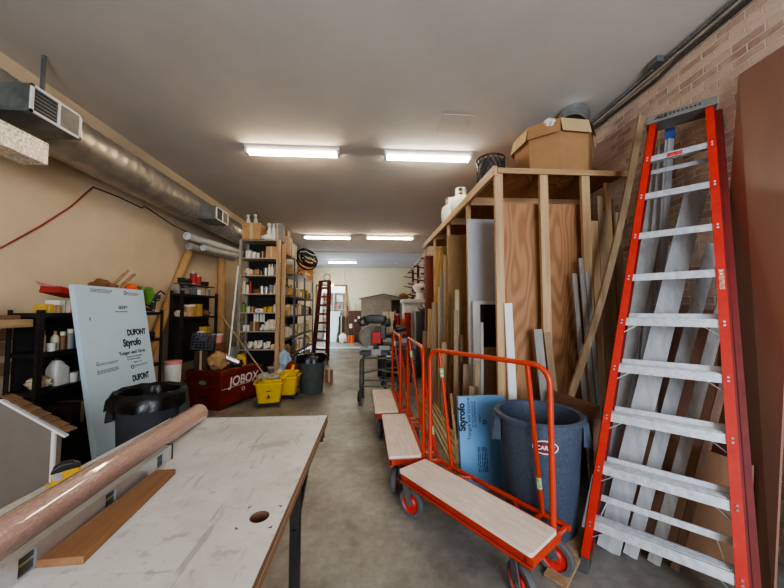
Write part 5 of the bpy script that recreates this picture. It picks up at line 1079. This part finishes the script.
t = thing('wire_stand', 'small wire ornament standing on the brown fridge', 'ornament', (-.82, 14.9, 1.471)); m = M(); m.cyl((0, 0, 0), (0, 0, .015), .07, n=14); m.cyl((0, 0, .015), (0, 0, .2), .008, n=6); m.torus((0, 0, .25), .06, .008, 16, 6, (R(90), 0, 0)); m.build('wire_loop', GREYM, t, True)
def far_shelf():
    t = thing('white_shelf', 'bright white shelf unit seen through the far doorway', 'shelving unit', (-2.0, 16.2, 0)); 
    m = M(); m.span((-.6, -.2, 0), (-.56, .2, 2.4)); m.span((.56, -.2, 0), (.6, .2, 2.4)); m.span((-.6, .18, 0), (.6, .2, 2.4)); m.span((-.02, -.2, 0), (.02, .18, 2.4)); m.build('frame', WHITE, t)
    for z in (.3, .75, 1.15, 1.55, 1.95, 2.38):
        m = M(); m.span((-.56, -.2, z-.02), (-.02, .18, z)); m.span((.02, -.2, z-.02), (.56, .18, z)); m.build('shelf', WHITE, t)
far_shelf()
for i, (x, z, k_, c_, w, h) in enumerate(((-2.32, 1.951, 'plastic_tub', 'orange', .3, .32), (-1.7, 1.951, 'carton', 'white', .3, .3), (-2.42, 1.551, 'carton', 'pale blue', .25, .22), (-2.14, 1.551, 'plastic_tub', 'white', .2, .2), (-1.8, 1.551, 'bottle', 'pink', .16, .28), (-1.6, 1.551, 'carton', 'grey', .2, .25), (-2.35, 1.151, 'carton', 'white', .3, .25), (-1.75, 1.151, 'plastic_tub', 'beige', .25, .25), (-2.4, .751, 'carton', 'tan', .3, .3), (-1.7, .751, 'carton', 'pale blue', .35, .3))):
    good(k_, c_, (x, 16.12, z), w, h, f'{c_} {GW[k_]} on the {"upper" if z > 1.9 else "second" if z > 1.5 else "third" if z > 1.1 else "lower"} white shelf, {"left" if x < -2.25 else "centre left" if x < -2 else "centre right" if x < -1.75 else "right"} part', 'goods on the white shelf', 0, dep=w*.7)
lean('foam_sheet', ((-2.32, 14.7, 0), (-1.72, 14.7, 0), (-1.58, 15.22, 1.42), (-2.1, 15.22, 1.42)), .03, mat('bluish_white_sheet', (214, 232, 240), .6, 0, .02), 'bluish white sheet leaning in the far doorway')
good('carton', 'black', (-1.5, 15.0, .45), .24, .75, 'black case standing right of the bluish white sheet', None, 0, dep=.3)
good('carton', 'dark brown', (-1.5, 15.0, 0), .3, .449, 'dark box under the black case by the doorway', None, 0, dep=.4)
stick('doorway_board', (-1.32, 15.02, 0), (-1.34, 15.24, 2.35), .12, .03, W_TAN, 'tan board leaning on the right jamb of the far doorway', 'board', up=(0, 1, 0))
stick('doorway_board', (-1.22, 14.9, 0), (-1.24, 15.22, 1.7), .07, .03, W_BROWN, 'brown stick leaning beside the tan board at the jamb', 'board', up=(0, 1, 0))
good('plastic_bag', 'white', (-1.35, 14.4, 0), .4, .42, 'white bag on the floor before the far doorway', None, 0, dep=.35)
good('carton', 'orange', (-.98, 14.2, 0), .24, .34, 'rusty orange carton on the floor beside the white bag', None, .2, dep=.2)
cable('wall_hoop', [(-2.25+.16*math.cos(a*.35), 15.28, 3.1+.16*math.sin(a*.35)) for a in range(19)], .014, BLACK, 'thin dark hoop hanging on the far cream wall', 'hoop')
cable('drop_conduit', [(-1.42, 15.28, 2.75), (-1.42, 15.28, 3.59)], .02, WHITE, 'white conduit dropping from the ceiling to the far doorway', 'pipe')
b = M(); b.lathe([(.02, 0), (.06, .05), (.065, .09), (.02, .13)], n=14); o = b.build('doorway_bulb', mat('warm_bulb', (255, 214, 150), .4, 0, 0, emit=14.), smooth=True, loc=(-1.98, 15.2, 2.62)); tag(o, 'small glowing warm bulb at the far doorway head', 'light bulb')

# ------------------------------------------------------------------ lights
def area(name, loc, rot, sx, sy, power, col):
    l = bpy.data.lights.new(name, 'AREA'); l.shape = 'RECTANGLE'; l.size = sx; l.size_y = sy; l.energy = power; l.color = col
    o = bpy.data.objects.new(name, l); COL.objects.link(o); o.location = loc; o.rotation_euler = rot; return o
area('shop_front_daylight', (1.0, -3.4, 1.8), (R(90), 0, 0), 2.6, 2.4, 300, (.74, .86, 1.))
area('alcove_daylight', (-2.1, 16.1, 3.4), (R(-10), 0, 0), 1.2, .8, 60, (.86, .95, 1.))
area('side_door_daylight', (-2.95, 13.2, 1.5), (0, R(-90), 0), 2.4, 2.2, 110, (.74, .86, 1.))
w = bpy.data.worlds.new('world'); bpy.context.scene.world = w; w.use_nodes = True; w.node_tree.nodes['Background'].inputs[0].default_value = (.9, .95, 1, 1); w.node_tree.nodes['Background'].inputs[1].default_value = .05
sc = bpy.context.scene
sc.view_settings.view_transform = 'AgX'; sc.view_settings.look = 'AgX - Medium High Contrast'; sc.view_settings.exposure = .12
for k, v in LABELS.items():
    if len(v) > 1: print('DUPLICATE LABEL', k, v)
